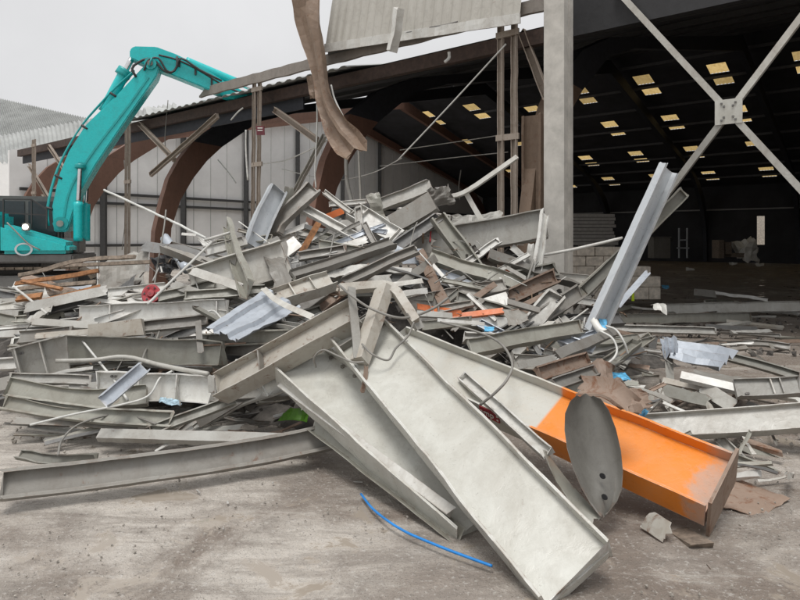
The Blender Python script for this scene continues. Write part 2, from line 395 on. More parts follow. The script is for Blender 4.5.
sd.energy = 1.3; sd.angle = R(22); sd.color = (1, .97, .93)
d = Vector((math.sin(R(SUN_AZ))*math.cos(R(SUN_EL)), math.cos(R(SUN_AZ))*math.cos(R(SUN_EL)), math.sin(R(SUN_EL))))
sun.rotation_euler = d.to_track_quat('Z', 'Y').to_euler(); sun.location = (0, -5, 30)
S.view_settings.view_transform = 'Standard'; S.view_settings.look = 'None'; S.view_settings.gamma = 1; S.view_settings.use_curve_mapping = False
S.view_settings.exposure = 0.72

# ------------------------------------------------------------------ ground
bm = bmesh.new()
def axis(lo, hi, core0, core1, step):
    a = []; x = core0
    while x <= core1+1e-6: a.append(x); x += step
    s = step*2; x = core1
    while x < hi: x += s; s *= 1.7; a.append(min(x, hi))
    s = step*2; x = core0
    while x > lo: x -= s; s *= 1.7; a.insert(0, max(x, lo))
    return a
xs = axis(-900, 900, -7, 7, .14); ys = axis(-300, 1500, 2.4, 16, .14)
gv = []
for y in ys:
    row = []
    for x in xs:
        z = 0
        if abs(x) < 12 and -2 < y < 20:
            p = Vector((x, y, 0)); z = .022*noise.noise(p*.9)+.012*noise.noise(p*3.3)
            z -= .03
        else: z = -.03
        row.append(bm.verts.new((x, y, z)))
    gv.append(row)
for a, b_ in zip(gv, gv[1:]):
    for i in range(len(xs)-1): bm.faces.new((a[i], a[i+1], b_[i+1], b_[i]))
tag(link('ground', bm, 'ground', loc=Vector((0,0,0)), smooth=True), kind='structure')

# rubble core added under the heap, kept dark for the shade in its gaps
bm = bmesh.new(); g = {}
NX, NY = 150, 70
for j in range(NY+1):
    for i in range(NX+1):
        X = -9.5+15*i/NX; Y = 4.6+7.6*j/NY; h = H(X, Y)
        p = Vector((X, Y, 0))
        z = h*.82-.40+.16*noise.noise(p*2.4)+.09*noise.noise(p*6.5)+.05*noise.noise(p*14)
        g[i, j] = bm.verts.new((X, Y, z))
for j in range(NY):
    for i in range(NX):
        q = (g[i,j], g[i+1,j], g[i+1,j+1], g[i,j+1])
        if max(v.co.z for v in q) > -.06: bm.faces.new(q)
bmesh.ops.delete(bm, geom=[v for v in bm.verts if not v.link_faces], context='VERTS')
tag(link('rubble_heap', bm, 'rub', loc=Vector((0, 9, 0))), 'dark rubble core added beneath the steel scrap to close its shaded gaps', 'rubble', kind='stuff')
# scattered grit
bm = bmesh.new()
def stone(c, r):
    vs = []
    ax = Matrix.Rotation(random.uniform(0, 6), 3, Vector((random.uniform(-1,1), random.uniform(-1,1), 1)).normalized())
    for d_ in ((1,0,0),(-1,0,0),(0,1,0),(0,-1,0),(0,0,1),(0,0,-1)):
        vs.append(bm.verts.new(c+ax @ (Vector(d_)*r*random.uniform(.5, 1.2))))
    for f in ((0,2,4),(2,1,4),(1,3,4),(3,0,4),(2,0,5),(1,2,5),(3,1,5),(0,3,5)): bm.faces.new([vs[i] for i in f])
for k in range(5200):
    Y = 2.6+random.random()**1.6*11; X = random.uniform(-.75, .75)*Y
    if noise.noise(Vector((X*1.1, Y*1.1, 3))) < -.08: continue
    stone(Vector((X, Y, -.012)), random.choice((.004,.005,.006,.008,.011 if Y < 5 else .018,.006 if Y < 5 else .026)))
tag(link('grit', bm, plain('pale_grit', (.36,.33,.29), .9, var=.35, scale=3), loc=Vector((0,6,0))), 'small pale chips of concrete and grit scattered over the ground', 'grit', kind='stuff')
bm = bmesh.new()
for k in range(620):
    px = random.uniform(20, 600); py = random.uniform(235, 440); D = surfD(px, py, -.05); p = P(px, py, D)
    if H(p.x, p.y) < .28 or abs(p.z-H(p.x, p.y)) > .08: continue
    stone(p, random.choice((.02,.03,.045,.07)))
for k in range(240):
    D = random.uniform(9, 15); X = random.uniform(.30, .75)*D
    stone(Vector((X, D, 0)), random.choice((.02,.03,.05,.06)))
tag(link('broken_concrete', bm, 'rub', loc=Vector((0,8,0))), 'lumps of broken concrete strewn between the scrap and across the warehouse floor', 'rubble', kind='stuff')

for nm_, mt, lb, N in (('timber_splinters', plain('splinter_wood', (.20,.135,.09), .85, var=.5, scale=5), 'brown timber splinters strewn through the heap and over the ground', 420), ('scrap_flakes', plain('scrap_flake', (.42,.41,.385), .6, var=.55, scale=4), 'pale flakes and torn strips of thin scrap strewn through the heap and over the ground', 480)):
    bm = bmesh.new()
    for k in range(N):
        if k % 3: 
            px = random.uniform(15, 640); py = random.uniform(232, 430); D = surfD(px, py, .0); p = P(px, py, D)
            if abs(p.z-H(p.x, p.y)) > .06 or p.z > 2.2: continue
            p.z += random.uniform(-.05, .14) if H(p.x, p.y) > .3 else 0
            if H(p.x, p.y) < .3: p.z = .0
        else:
            D = random.uniform(3, 14); r_ = random.uniform(.2, .72) if D > 6.5 else random.uniform(-.72, .72)
            if D < 6.5 and random.random() < .72: continue
            p = Vector((r_*D, D, -.005))
        L_ = random.uniform(.02, .13) if p.z > .1 else random.uniform(.008, .035); a_ = random.uniform(0, PI); tl = random.gauss(0, .35) if p.z > .1 else random.gauss(0, .05)
        dv = Vector((math.cos(a_)*math.cos(tl), math.sin(a_)*math.cos(tl), math.sin(tl)))*L_
        bar(bm, p-dv, p+dv, random.uniform(.006, .03)*(1 if p.z > .1 else .45), random.uniform(.003, .006))
    tag(link(nm_, bm, mt, loc=Vector((0, 7, 0))), lb, nm_.split('_')[1], kind='stuff')
# ------------------------------------------------------------------ warehouse
wh = empty('warehouse', F(0, 0, 0), 'dark half demolished warehouse with curved brown timber frames and its front torn off', 'warehouse')
TAN = 5.5/21
EAVE = 5.9
def zr(v): return EAVE+TAN*v if v <= 21 else EAVE+TAN*(42-v)
U0, U1 = -26, 16.6
# roof sheet with openings for the rooflights
bm = bmesh.new(); sk_cells = []
holes = []
for k, uc in enumerate([-20.3+3.75*i for i in range(12)]):
    for (va, vb) in ((23.6,24.55),(25.1,25.85),(28.7,29.5),(30.2,30.85),(33.9,34.6),(35.3,35.9),(38.6,39.2),(40.0,40.5)):
        if random.random() < .10: continue
        holes.append((uc-.45, va+random.uniform(-.1,.1), uc+.45, vb))
vlist = sorted({0, 21, 42} | {x for h_ in holes for x in (h_[1], h_[3])})
def quad(bm, *p): return bm.faces.new([bm.verts.new(q) for q in p])
for va, vb in zip(vlist, vlist[1:]):
    cuts = sorted([(h_[0], h_[2]) for h_ in holes if h_[1] <= va and h_[3] >= vb])
    u = U0; UE = U1 if va < 20.9 else 27.2
    for a, c_ in cuts+[(UE, UE)]:
        if a > u: quad(bm, F(u, va, zr(va)), F(a, va, zr(va)), F(a, vb, zr(vb)), F(u, vb, zr(vb)))
        u = c_
bmesh.ops.remove_doubles(bm, verts=bm.verts, dist=.0005)
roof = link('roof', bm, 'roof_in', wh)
for a, va, c_, vb in holes:
    bm = bmesh.new(); n_ = 5
    for i in range(n_):
        x0 = a+(c_-a)*i/n_; x1 = a+(c_-a)*(i+1)/n_; xm = (x0+x1)/2
        quad(bm, F(x0, va, zr(va)), F(xm, va, zr(va)+.03), F(xm, vb, zr(vb)+.03), F(x0, vb, zr(vb)))
        quad(bm, F(xm, va, zr(va)+.03), F(x1, va, zr(va)), F(x1, vb, zr(vb)), F(xm, vb, zr(vb)+.03))
    bmesh.ops.remove_doubles(bm, verts=bm.verts, dist=.0005)
    link('rooflight', bm, 'sky', roof)
# corrugated eave edge standing proud of the roof sheet
bm = bmesh.new(); u = 5.2; st = .10; prev = None; i = 0
while u < 16.8:
    z0 = EAVE+.10+(.045 if (i//2) % 2 else 0)
    cur = [F(u, -.35, z0-.09), F(u, 3.2, z0-.09+TAN*3.5)]
    cur = [bm.verts.new(p) for p in cur]
    if prev: bm.faces.new((prev[0], cur[0], cur[1], prev[1]))
    prev = cur; u += st; i += 1
so = link('eave_sheet', bm, 'shed', wh); so.modifiers.new('t', 'SOLIDIFY').thickness = .012
def rib(name, mat, u0, u1, v, z, w, h, parent=wh, dv=0):
    bm = bmesh.new(); bar(bm, F(u0, v, z), F(u1, v+dv, z), w, h); return link(name, bm, mat, parent)
rib('dark_band_strip', 'nav', 7.5, 26.8, .25, EAVE-.45, .05, .36)  # strip added to fill the dark band below the eave
rib('dark_fill_fascia', 'blk', -12, .3, .08, EAVE+.25, .16, 1.14)  # black fascia added to hide sky and pass for the dark interior
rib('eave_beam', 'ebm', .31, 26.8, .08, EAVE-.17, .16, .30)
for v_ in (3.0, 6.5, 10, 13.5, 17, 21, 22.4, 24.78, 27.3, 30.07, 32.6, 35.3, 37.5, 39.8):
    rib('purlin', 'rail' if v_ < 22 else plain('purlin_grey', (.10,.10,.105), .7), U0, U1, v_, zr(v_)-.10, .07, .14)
outer = [(-.35,-.03),(-.25,2),(0,3),(.25,3.8),(.65,4.5),(1.21,5.18),(2.4,6.05),(4.2,6.8),(21,11.15)]
inner = [(.2,-.03),(.35,2.1),(.7,3.1),(1.21,3.9),(1.75,4.55),(2.39,5.13),(4.07,6.3),(6,6.95),(21,10.45)]
for k, (u, m_leg, m_raf) in enumerate(((-21,'nav','nav'),(-13.6,'nav','nav'),(-6.9,'nav','nav'),(.62,'tan','nav'),(6.8,'glu','nav'),(14.4,'glu','nav'),(20.8,'glu','glu'),(26.6,'glu','glu'))):
    seq = list(zip(outer, inner)); seq = seq+[((42-o_[0], o_[1]), (42-i_[0], i_[1])) for o_, i_ in seq[-2::-1]]
    def arch_piece(nm, sq, mt, wu, par):
        bm = bmesh.new(); rg = []
        for o_, i_ in sq: rg.append([bm.verts.new(F(uu, q[0], q[1])) for q, uu in ((o_, u-wu), (o_, u+wu), (i_, u+wu), (i_, u-wu))])
        for a, c_ in zip(rg, rg[1:]):
            for j in range(4): bm.faces.new((a[j], a[(j+1)%4], c_[(j+1)%4], c_[j]))
        bm.faces.new(rg[0]); bm.faces.new(rg[-1]); return link(nm, bm, mt, par)
    fr = arch_piece('arch_frame', seq[5:], m_raf, .13, wh)
    arch_piece('leg', seq[:6], m_leg, .127, fr)
# end gable (left), back wall and far right gable
def wallpoly(name, mat, uvz, thick, parent=wh):
    bm = bmesh.new(); prism(bm, [F(*q) for q in uvz], thick); return link(name, bm, mat, parent)
ew = wallpoly('end_wall', 'lin', [(27.2,-.2,-.03),(27.2,42,-.03),(27.2,42,zr(42)),(27.2,21,zr(21)),(27.2,-.2,zr(0))], US*.12)
for z in (1.42, 3.62, 4.12): rib('rail', 'rail', 0, 0, 0, 0, .01, .01, ew) if False else None
for z in (1.42, 3.62, 4.12):
    bm = bmesh.new(); bar(bm, F(27.08, .2, z), F(27.08, 41, z), .12, .14); link('rail', bm, 'rail', ew)
for v_ in (4.1, 8.7, 13.1, 17.4, 21.8, 26):
    bm = bmesh.new(); bar(bm, F(26.98, v_, -.03), F(26.98, v_, zr(v_)-.3), .26, .24); link('stanchion', bm, 'rail', ew)
for k in range(1, 30):
    bm = bmesh.new(); bar(bm, F(27.19, k*1.15+.3, .02), F(27.19, k*1.15+.3, zr(k*1.15+.3)-.3), .03, .012); link('panel_joint', bm, 'jnt', ew)
bw = [( -26,42),( 27.2,42)]
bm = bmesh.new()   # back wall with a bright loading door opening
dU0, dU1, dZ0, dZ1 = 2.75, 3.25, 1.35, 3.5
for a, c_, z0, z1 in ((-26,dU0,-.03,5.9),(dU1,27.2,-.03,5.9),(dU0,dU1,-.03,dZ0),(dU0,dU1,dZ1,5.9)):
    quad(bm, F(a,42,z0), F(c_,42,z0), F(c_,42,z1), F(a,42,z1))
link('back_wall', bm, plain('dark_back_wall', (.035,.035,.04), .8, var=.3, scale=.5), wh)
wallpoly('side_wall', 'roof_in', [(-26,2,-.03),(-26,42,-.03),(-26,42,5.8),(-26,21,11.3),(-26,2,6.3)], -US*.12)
rib('wall_rail', plain('pale_rail', (.30,.30,.30), .6), -25, 25, 41.8, 4.05, .10, .10)
# front stanchions: pairs of channels with the eave board across their tops
def post(uc, ztop, gap, lean=0., zb=0.):
    ps = []
    for s_ in (-1, 1):
        bm = bmesh.new(); sweep(bm, sec('C', .13, .06), [F(uc+s_*gap/2+lean, -.42, zb), F(uc+s_*gap/2+lean*.4, -.42, ztop*.55), F(uc+s_*gap/2, -.42, ztop)], -VS+US*.2, warp=.012)
        ps.append(link('post', bm, 'pst', wh))
    for zz in (ztop-.25, ztop*.62):
        bm = bmesh.new(); bar(bm, F(uc-gap/2-.1, -.46, zz), F(uc+gap/2+.1, -.46, zz), .05, .12); link('batten', bm, 'pst', ps[0])
post(.85, 6.0, .30); post(8.62, 6.1, .24, .12); post(15.7, 6.0, .22, .05); post(23.7, 6.0, .22); post(-12.5, 6.0, .3)
def diag(a, c_, mat='pst', w=.16, h=.10, nm='brace'):
    bm = bmesh.new(); sweep(bm, sec('C', w, h), [a, c_], -VS, warp=.01, jag=.03); return link(nm, bm, mat, wh)
diag(Fpx(276,110,-.2), Fpx(318,140,-.2)); diag(Fpx(141,124,-.1), Fpx(176,160,-.1)); diag(Fpx(50,146,-.1), Fpx(70,176,-.1)); diag(Fpx(44,196,-.1), Fpx(26,222,-.1)); diag(Fpx(30,165,-.1), Fpx(60,215,.1))
diag(Fpx(219,116,-.25), Fpx(152,175,-.25)); diag(Fpx(523,32,.1), Fpx(548,98,.1)); diag(Fpx(326,136,.0), Fpx(294,196,.3), 'pg', .12)
diag(F(.55,.05,0), F(.55,.05,4.2), 'tan', .42, .10)
# eave board (weathered plank) along the top of the posts, its left end snapped
bm = bmesh.new()
a, c_ = F(11.25, -.55, 0), F(-.2, -.55, 0); n_ = 40
rg = []
for i in range(n_+1):
    p = a.lerp(c_, i/n_); zb = 6.0+.012*math.sin(i*1.7); zt = 6.26+.01*math.sin(i*2.3)
    if i == 0: zb, zt = 5.98, 6.03
    if i == 1: zb, zt = 6.0, 6.2
    rg.append([bm.verts.new(Vector((p.x, p.y, z))+VS*d_) for z, d_ in ((zb,0),(zt,0),(zt,.09),(zb,.09))])
for r0, r1 in zip(rg, rg[1:]):
    for j in range(4): bm.faces.new((r0[j], r0[(j+1)%4], r1[(j+1)%4], r1[j]))
bm.faces.new(rg[0]); bm.faces.new(rg[-1]); link('eave_board', bm, 'plk', wh)
# main square column
bm = bmesh.new(); c0 = Fpx(558.5, 240, -.9); c0.z = 0; sweep(bm, [(-.19,-.19),(-.19,-.03),(-.175,-.03),(-.175,.03),(-.19,.03),(-.19,.19),(.19,.19),(.19,.03),(.175,.03),(.175,-.03),(.19,-.03),(.19,-.19)], [c0, c0+Vector((0,0,7.5))], -VS, warp=.003)
link('column', bm, 'conc', wh)
# crossed bracing in the right bay
xc = F(-3.0, -.1, 3.77)
br = None
for s_ in (1, -1):
    for e in (1, -1):
        L_ = 3.1 if e > 0 else 4.45
        dv = (US*s_*.6+Vector((0,0,.8)))*e
        bm = bmesh.new(); bar(bm, xc+dv*.06, xc+dv*L_, .10, .09, up=VS); o_ = link('cross_brace', bm, 'pg', wh)
        for q in (.11, .17): 
            bm = bmesh.new(); bar(bm, xc+dv*q-VS*.055, xc+dv*q-VS*.085, .03, .03); link('bolt', bm, 'dk', o_)
bm = bmesh.new(); r_ = .2
prism(bm, [xc-VS*.053+US*x*r_+Vector((0,0,y*r_)) for x, y in ((-1,-1),(1,-1),(1,1),(-1,1))], -VS*.012); link('gusset_plate', bm, 'fg', wh)
# remaining strip of wall cladding above the eave board, with its trim
def torn_cladding():
    rt = empty('cladding_panel', Fpx(420, 40, -.7), 'torn strip of ribbed grey cladding with pale trim above the eave board', 'cladding')
    bm = bmesh.new(); a = Fpx(326, 44, -.75); e = Fpx(520, 14, -.75)
    n_ = 88; prev = None
    for i in range(n_+1):
        f = i/n_; p = a.lerp(e, f); dd = -VS*(.03 if (i//2) % 2 else 0); cur = [bm.verts.new(p+dd), bm.verts.new(p+dd+Vector((0,0,1.5))+VS*.3)]
        if prev: bm.faces.new((prev[0], cur[0], cur[1], prev[1]))
        prev = cur
    o_ = link('ribbed_sheet', bm, 'fas', rt); o_.modifiers.new('t', 'SOLIDIFY').thickness = .01
    bm = bmesh.new(); grid_sheet(bm, [Fpx(324,48,-.8)+Vector((0,0,-.10)), Fpx(520,18,-.8)+Vector((0,0,-.10)), Fpx(520,18,-.8)+Vector((0,0,.10)), Fpx(324,48,-.8)+Vector((0,0,.10))], 30, 2, .01, thick=.03)
    link('trim', bm, 'wh', rt)
    bm = bmesh.new(); grid_sheet(bm, [Fpx(328,58,-.4), Fpx(455,30,-.4), Fpx(458,22,-.8), Fpx(328,50,-.8)], 16, 3, .01, thick=.02); link('soffit_strip', bm, 'dk', rt)  # soffit strip coloured dark as the shadow below the trim
torn_cladding()
t_ = mem('trim_strip', 'L', 0, [(399,10,13.0),(396,32,13.1),(392,52,13.2)], 'wh', 'short white trim strip dangling in front of the ribbed cladding', m=.26, n=(.5,-.8,0)); t_['category'] = 'trim'
# twisted rusty gutter sheet hanging over the edge
bm = bmesh.new()
path = [Fpx(309,-6,-1.0), Fpx(314,28,-1.0), Fpx(321,60,-1.0), Fpx(326,92,-1.0), Fpx(338,124,-1.0), Fpx(350,143,-1.0), Fpx(358,153,-1.05)]
pr = [(-.40,.10),(-.30,.015),(-.14,.0),(-.02,.09),(.06,.085),(.22,.0),(.36,.07),(.22,-.02),(.06,.065),(-.02,.07),(-.14,-.02),(-.30,-.005)]
cp = cat_rom(path, 24); rg = []
wd = [1.25,1.35,1.1,.95,.95,1.1,1.0]
for i, p in enumerate(cp):
    f = i/(len(cp)-1); t = (cp[min(i+1, len(cp)-1)]-cp[max(0, i-1)]).normalized()
    y = Vector((-.5,-.8,.1)); y = (y-t*y.dot(t)).normalized(); y = Matrix.Rotation(.6*math.sin(f*4.2), 3, t) @ y; x = y.cross(t)
    fi = f*6; k0 = min(5, int(fi)); wk = wd[k0]+(wd[k0+1]-wd[k0])*(fi-k0)
    rg.append([bm.verts.new(p+x*a*wk*.88+y*b_*1.5+Vector(noise.noise_vector((p+x*a)*2.2))*.045+t*(random.uniform(-.12,.12) if i == len(cp)-1 else 0)) for a, b_ in pr])
for r0, r1 in zip(rg, rg[1:]):
    for j in range(12): bm.faces.new((r0[j], r0[(j+1)%12], r1[(j+1)%12], r1[j]))
bm.faces.new(rg[0]); bm.faces.new(rg[-1]); bmesh.ops.triangulate(bm, faces=[f for f in bm.faces if len(f.verts) > 4])
tag(link('hanging_sheet', bm, 'tan'), 'long twisted rusty brown metal sheet hanging down over the torn eave', 'sheet metal')
sheet('sheet_scrap', 'small crumpled brown scrap caught beside the hanging twisted sheet', [(305,78,15.0),(314,76,15.0),(320,97,15.0),(311,98,15.0)], 'tan', 6, 6, .12, cat='scrap')
# little maroon sign on the front post
bm = bmesh.new(); prism(bm, [Fpx(x, y, -.62) for x, y in ((256,126),(264,126),(264.5,135),(256.5,135))], VS*.015)
sg = tag(link('warning_sign', bm, 'mar'), 'tiny maroon sign fixed high on the leaning brown front post', 'sign')
for yy in (127.6, 130):
    bm = bmesh.new(); prism(bm, [Fpx(x, y, -.635) for x, y in ((257.5,yy),(262.5,yy),(262.5,yy+.8),(257.5,yy+.8))], VS*.006); link('lettering', bm, 'pvc', sg)

# loose cables and rods hanging in the torn front
cabs = [([Fpx(252,165,1), Fpx(282,161,.5), Fpx(305,152,.2), Fpx(332,138,0)], .018, 'wwire', 'sagging pale cable between the left arch and the hanging brown sheet'),
        ([Fpx(282,169,1), Fpx(310,176,1), Fpx(337,180,1), Fpx(372,173,1), Fpx(402,158,1)], .015, 'wwire', 'long low sagging cable crossing the dark roof opening'),
        ([Fpx(398,160,-.5), Fpx(450,105,-.5), Fpx(506,44,-.5)], .018, 'wwire', 'taut wire rising diagonally to the top of the paired posts'),
        ([Fpx(317,98,-.3), Fpx(317,130,-.3), Fpx(315,170,-.3), Fpx(316,188,-.3)], .02, 'wwire', 'thin white cable hanging straight down left of the twisted sheet'),
        ([Fpx(331,85,-.8), Fpx(335,100,-.8), Fpx(346,122,-.8), Fpx(352,132,-.8)], .025, 'wwire', 'pale cable running down the right side of the twisted sheet'),
        ([Fpx(124,160,.5), Fpx(127,200,.5), Fpx(122,250,.5)], .014, 'wire', 'thin dark cable hanging in front of the left white end wall'),
        ([Fpx(168,100,0), Fpx(165,140,0), Fpx(168,158,0)], .014, 'wire', 'short thin wire dangling from the left eave'),
        ([Fpx(246,130,-.2), Fpx(246,150,-.2), Fpx(248,180,-.2)], .03, 'wwire', 'knotted white cord hanging left of the leaning front post'),
        ([Fpx(218,160,1), Fpx(228,172,1), Fpx(236,183,1)], .022, 'wwire', 'pale bent rod dangling before the grey end wall'),
        ([Fpx(400,150,4), Fpx(455,142,4), Fpx(508,134,4)], .014, 'wwire', 'upper straight tie wire across the dark opening'),
        ([Fpx(380,166,4), Fpx(450,158,4), Fpx(508,152,4)], .014, 'wwire', 'lower straight tie wire across the dark opening'),
        ([Fpx(358,134,0), Fpx(359,160,0), Fpx(361,205,0)], .03, 'pg', 'straight pale conduit hanging just right of the twisted sheet'),
        ([Fpx(346,150,0), Fpx(347,180,0), Fpx(353,206,0)], .05, 'pg', 'broad pale conduit leaning down behind the scrap peak'),
        ([Fpx(449,52,-.4), Fpx(449,58,-.4), Fpx(445,62,-.5)], .035, 'wwire', 'short white scrap of sheathing dangling under the eave board'),
        ([Fpx(461,170,6), Fpx(459,186,6), Fpx(460,200,6)], .02, 'wire', 'thin rod hanging deep in the dark opening'),
        ([Fpx(243,108,-.3), Fpx(238,112,-.3), Fpx(231,120,-.3)], .022, 'wwire', 'short bent pale strip hanging beneath the corrugated eave')]
for ps, r_, mt, lb in cabs: wire('cable', lb, ps, r_, mt, cat='cable')

# things standing inside the warehouse
bs = empty('panel_stack', P(596, 245, 19.2), 'stack of long pale panels stored just inside the warehouse beside the column', 'stack')
for k in range(9):
    bm = bmesh.new(); x0 = 572+random.uniform(-2, 1); x1 = 620-random.uniform(0, 5)-(k*.6)
    yb = 245-k*3.5; hexa(bm, [P(x0,yb,19), P(x1,yb,19.6), P(x1,yb,21.5), P(x0,yb,21), P(x0,yb-3,19), P(x1,yb-3,19.6), P(x1,yb-3,21.5), P(x0,yb-3,21)])
    link('panel', bm, 'stk', bs)
bm = bmesh.new(); bar(bm, P(596,245.5,20), P(596,272,20), .9, .9, up=Vector((0,1,0))); link('base_crate', bm, 'mg', bs)
# concrete blocks: a stepped stack on the floor by the column
rows = [(247.0,256.0,541,634),(256.4,266.0,541,634),(266.4,276.0,541,651),(276.4,287.0,541,661),(287.4,299.5,541,661)]
bN = 0
for ri, (yt, yb, xa, xb) in enumerate(rows):
    D0 = 15.4; x = xa-(9 if ri % 2 else 0)
    while x < xb-4:
        x1 = min(x+18, xb)
        if xb-x1 < 6: x1 = xb
        e = random.uniform(-.04, .04)
        bm = bmesh.new(); a = P(x+.25, yb, D0+e); c_ = P(x1-.25, yt, D0+e); hexa(bm, [Vector((a.x,D0+e,a.z)), Vector((c_.x,D0+e,a.z)), Vector((c_.x,D0+e+.5,a.z)), Vector((a.x,D0+e+.5,a.z)), Vector((a.x,D0+e,c_.z)), Vector((c_.x,D0+e,c_.z)), Vector((c_.x,D0+e+.5,c_.z)), Vector((a.x,D0+e+.5,c_.z))])
        bmesh.ops.bevel(bm, geom=bm.edges[:], offset=.012, segments=1, affect='EDGES')
        o_ = link('concrete_block', bm, 'brick')
        last = x1 >= xb
        lb = 'sandy concrete block in the stacked wall beside the pale column'
        if last: lb = ['end block of the top course of the concrete block wall', 'end block of the second course of the concrete block wall', 'block ending the middle course where the block wall steps out', 'end block one course above the floor of the block wall', 'end block on the floor at the right of the block wall'][ri]
        tag(o_, lb, 'concrete block', 'concrete blocks stacked by the column')
        if last and ri == 4:
            bm = bmesh.new(); prism(bm, [P(px_, py_, D0-.05) for px_, py_ in ((632,292),(634,292),(634.5,301),(631.5,301))], Vector((0,.006,0))); link('paint_mark', bm, 'neon', o_)
        x = x1
# goods at the back
wt = empty('trestle', P(683, 258, 36), 'thin pale metal trestle frame standing deep inside the warehouse', 'trestle')
bm = bmesh.new()
for a, c_ in (((679,228),(679,258)),((687,228),(687,258)),((677,248),(689,248)),((679,240),(687,240))): bar(bm, P(a[0],a[1],36), P(c_[0],c_[1],36), .07, .07, up=Vector((0,1,0)))
link('frame', bm, 'gl', wt)
def lump(name, label, cat, c, sx_, sy_, sz, mat, amp=.25, seed=0):
    bm = bmesh.new(); bmesh.ops.create_icosphere(bm, subdivisions=3, radius=1)
    for v_ in bm.verts:
        d_ = 1+amp*noise.noise(v_.co*1.7+Vector((seed,)*3))+amp*.6*noise.noise(v_.co*4+Vector((seed,)*3))
        v_.co = Vector((v_.co.x*sx_*d_, v_.co.y*sy_*d_, max(v_.co.z, -.6)*sz*d_))+c
    return tag(link(name, bm, mat), label, cat)
lump('rubble_bag', 'white sack slumped on the floor far inside at the right', 'sack', P(747, 252, 36), .62, .5, .72, 'pvc', .75, 11)
cr_ = empty('crate_pile', P(720, 258, 36), 'brown pile of broken crates far inside beside the white sack', 'crates')
for x, y, w_, h_ in ((718,249,5,18),(725,248,6,12),(735,255,14,4)):
    bm = bmesh.new(); bar(bm, P(x,y-h_/2,36), P(x,y+h_/2,36), w_*.058, .8, up=Vector((0,1,0))); link('crate', bm, 'wb', cr_)
bx_ = empty('storage_crate', P(660, 258, 38), 'low grey crate in the shade left of the metal trestle', 'crate')
bm = bmesh.new(); bar(bm, P(659,238,38), P(659,258,38), 1.0, .9, up=Vector((0,1,0))); link('crate_body', bm, 'mg', bx_)
bm = bmesh.new(); bar(bm, P(659,236.7,38), P(659,237.7,38), 1.1, 1.0, up=Vector((0,1,0))); link('lid', bm, 'mg', bx_)

bm = bmesh.new(); hexa(bm, [F(0,47,-.03),F(8,47,-.03),F(8,47.3,-.03),F(0,47.3,-.03),F(0,47,5),F(8,47,5),F(8,47.3,5),F(0,47.3,5)])  # wall added outside so the opening shows less bright sky
tag(link('opening_dimmer_wall', bm, 'brick'), 'pale wall added beyond the narrow opening far inside at the right to dim it', 'wall')
# neighbouring sheds beyond the left end
def shed(label, r0, r1, e0, e1, mat):
    rt = empty('shed', Vector(((e0.x+e1.x)/2, (e0.y+e1.y)/2, 0)), label, 'shed')
    n_ = max(20, int((r1-r0).length/.42)); bm = bmesh.new(); nn = (r1-r0).cross(e0-r0).normalized(); prev = None
    if nn.z < 0: nn = -nn
    for i in range(n_*2+1):
        f = i/(n_*2); d_ = nn*(.10 if i % 2 else -.10); cur = [bm.verts.new(r0.lerp(r1, f)+d_), bm.verts.new(e0.lerp(e1, f)+d_)]
        if prev: bm.faces.new((prev[0], prev[1], cur[1], cur[0]))
        prev = cur
    link('roof', bm, mat, rt)
    bm = bmesh.new(); back = Vector((0, 8, 0))
    a, c_ = e0-Vector((0,0,.15)), e1-Vector((0,0,.15))
    quad(bm, Vector((a.x,a.y,-.03)), Vector((c_.x,c_.y,-.03)), c_, a); quad(bm, Vector((a.x,a.y,-.03))+back, Vector((c_.x,c_.y,-.03))+back, c_+back, a+back)
    quad(bm, Vector((a.x,a.y,-.03)), a, a+back, Vector((a.x,a.y,-.03))+back); quad(bm, Vector((c_.x,c_.y,-.03)), c_, c_+back, Vector((c_.x,c_.y,-.03))+back)
    link('wall', bm, 'lin', rt)
shed('far pale corrugated shed roof rising highest at the left edge', P(-90,78,82), P(100,121,66), P(-90,152,62), P(104,126,64), 'shed')
shed('nearer pale corrugated shed roof just above the left brown posts', P(-70,149,52), P(176,103,46), P(-70,168,44), P(176,150,42), 'shed')
sheet('roof_sheet', 'loose pale roofing sheet sticking up behind the excavator boom', [(144,106,27),(176,108,27),(190,112,26.5),(150,118,26)], 'shed', 12, 4, .08, cat='roofing')

# ------------------------------------------------------------------ excavator
EX0 = Vector((-9.48, 17.5, 0)); e1 = Vector((math.cos(R(15)), math.sin(R(15)), 0)); e2 = Vector((-math.sin(R(15)), math.cos(R(15)), 0))
ex = empty('excavator', EX0, 'turquoise tracked excavator with its boom and arm reaching over the roof edge', 'excavator')
def E(x, y, z): return EX0+e1*x+e2*y+Vector((0,0,z))
def epx(px, py, y=0.):
    q = EX0+e2*y; r = (px-400)/FP; s_ = (r*q.y-q.x)/(e1.x-r*e1.y); Y = q.y+s_*e1.y
    return s_, CAMH+(HY-py)/FP*Y
def eplate(name, poly, y0, y1, mat, parent=ex, bev=.03):
    bm = bmesh.new(); pp = [epx(px, py, (y0+y1)/2*0+y0*0) for px, py in poly]
    prism(bm, [E(a, y0, z) for a, z in pp], e2*(y1-y0)); bmesh.ops.recalc_face_normals(bm, faces=bm.faces)
    if bev: bmesh.ops.bevel(bm, geom=bm.edges[:], offset=bev, segments=2, affect='EDGES')
    bmesh.ops.triangulate(bm, faces=[f for f in bm.faces if len(f.verts) > 4])
    return link(name, bm, mat, parent)
boom = eplate('boom', [(57,232),(55,208),(62,176),(72,152),(88,127),(120,96),(146,68),(156,60),(162,66),(158,79),(130,119),(99,165),(82,194),(70,232)], -.32, .32, 'tq')
arm = eplate('arm', [(131,52),(135,48.5),(157,49),(176,56),(203,69),(226,84),(248,95),(252,101),(246,104),(226,99),(209,91.5),(174,77.5),(146,67),(131,60)], -.24, .24, 'tq')
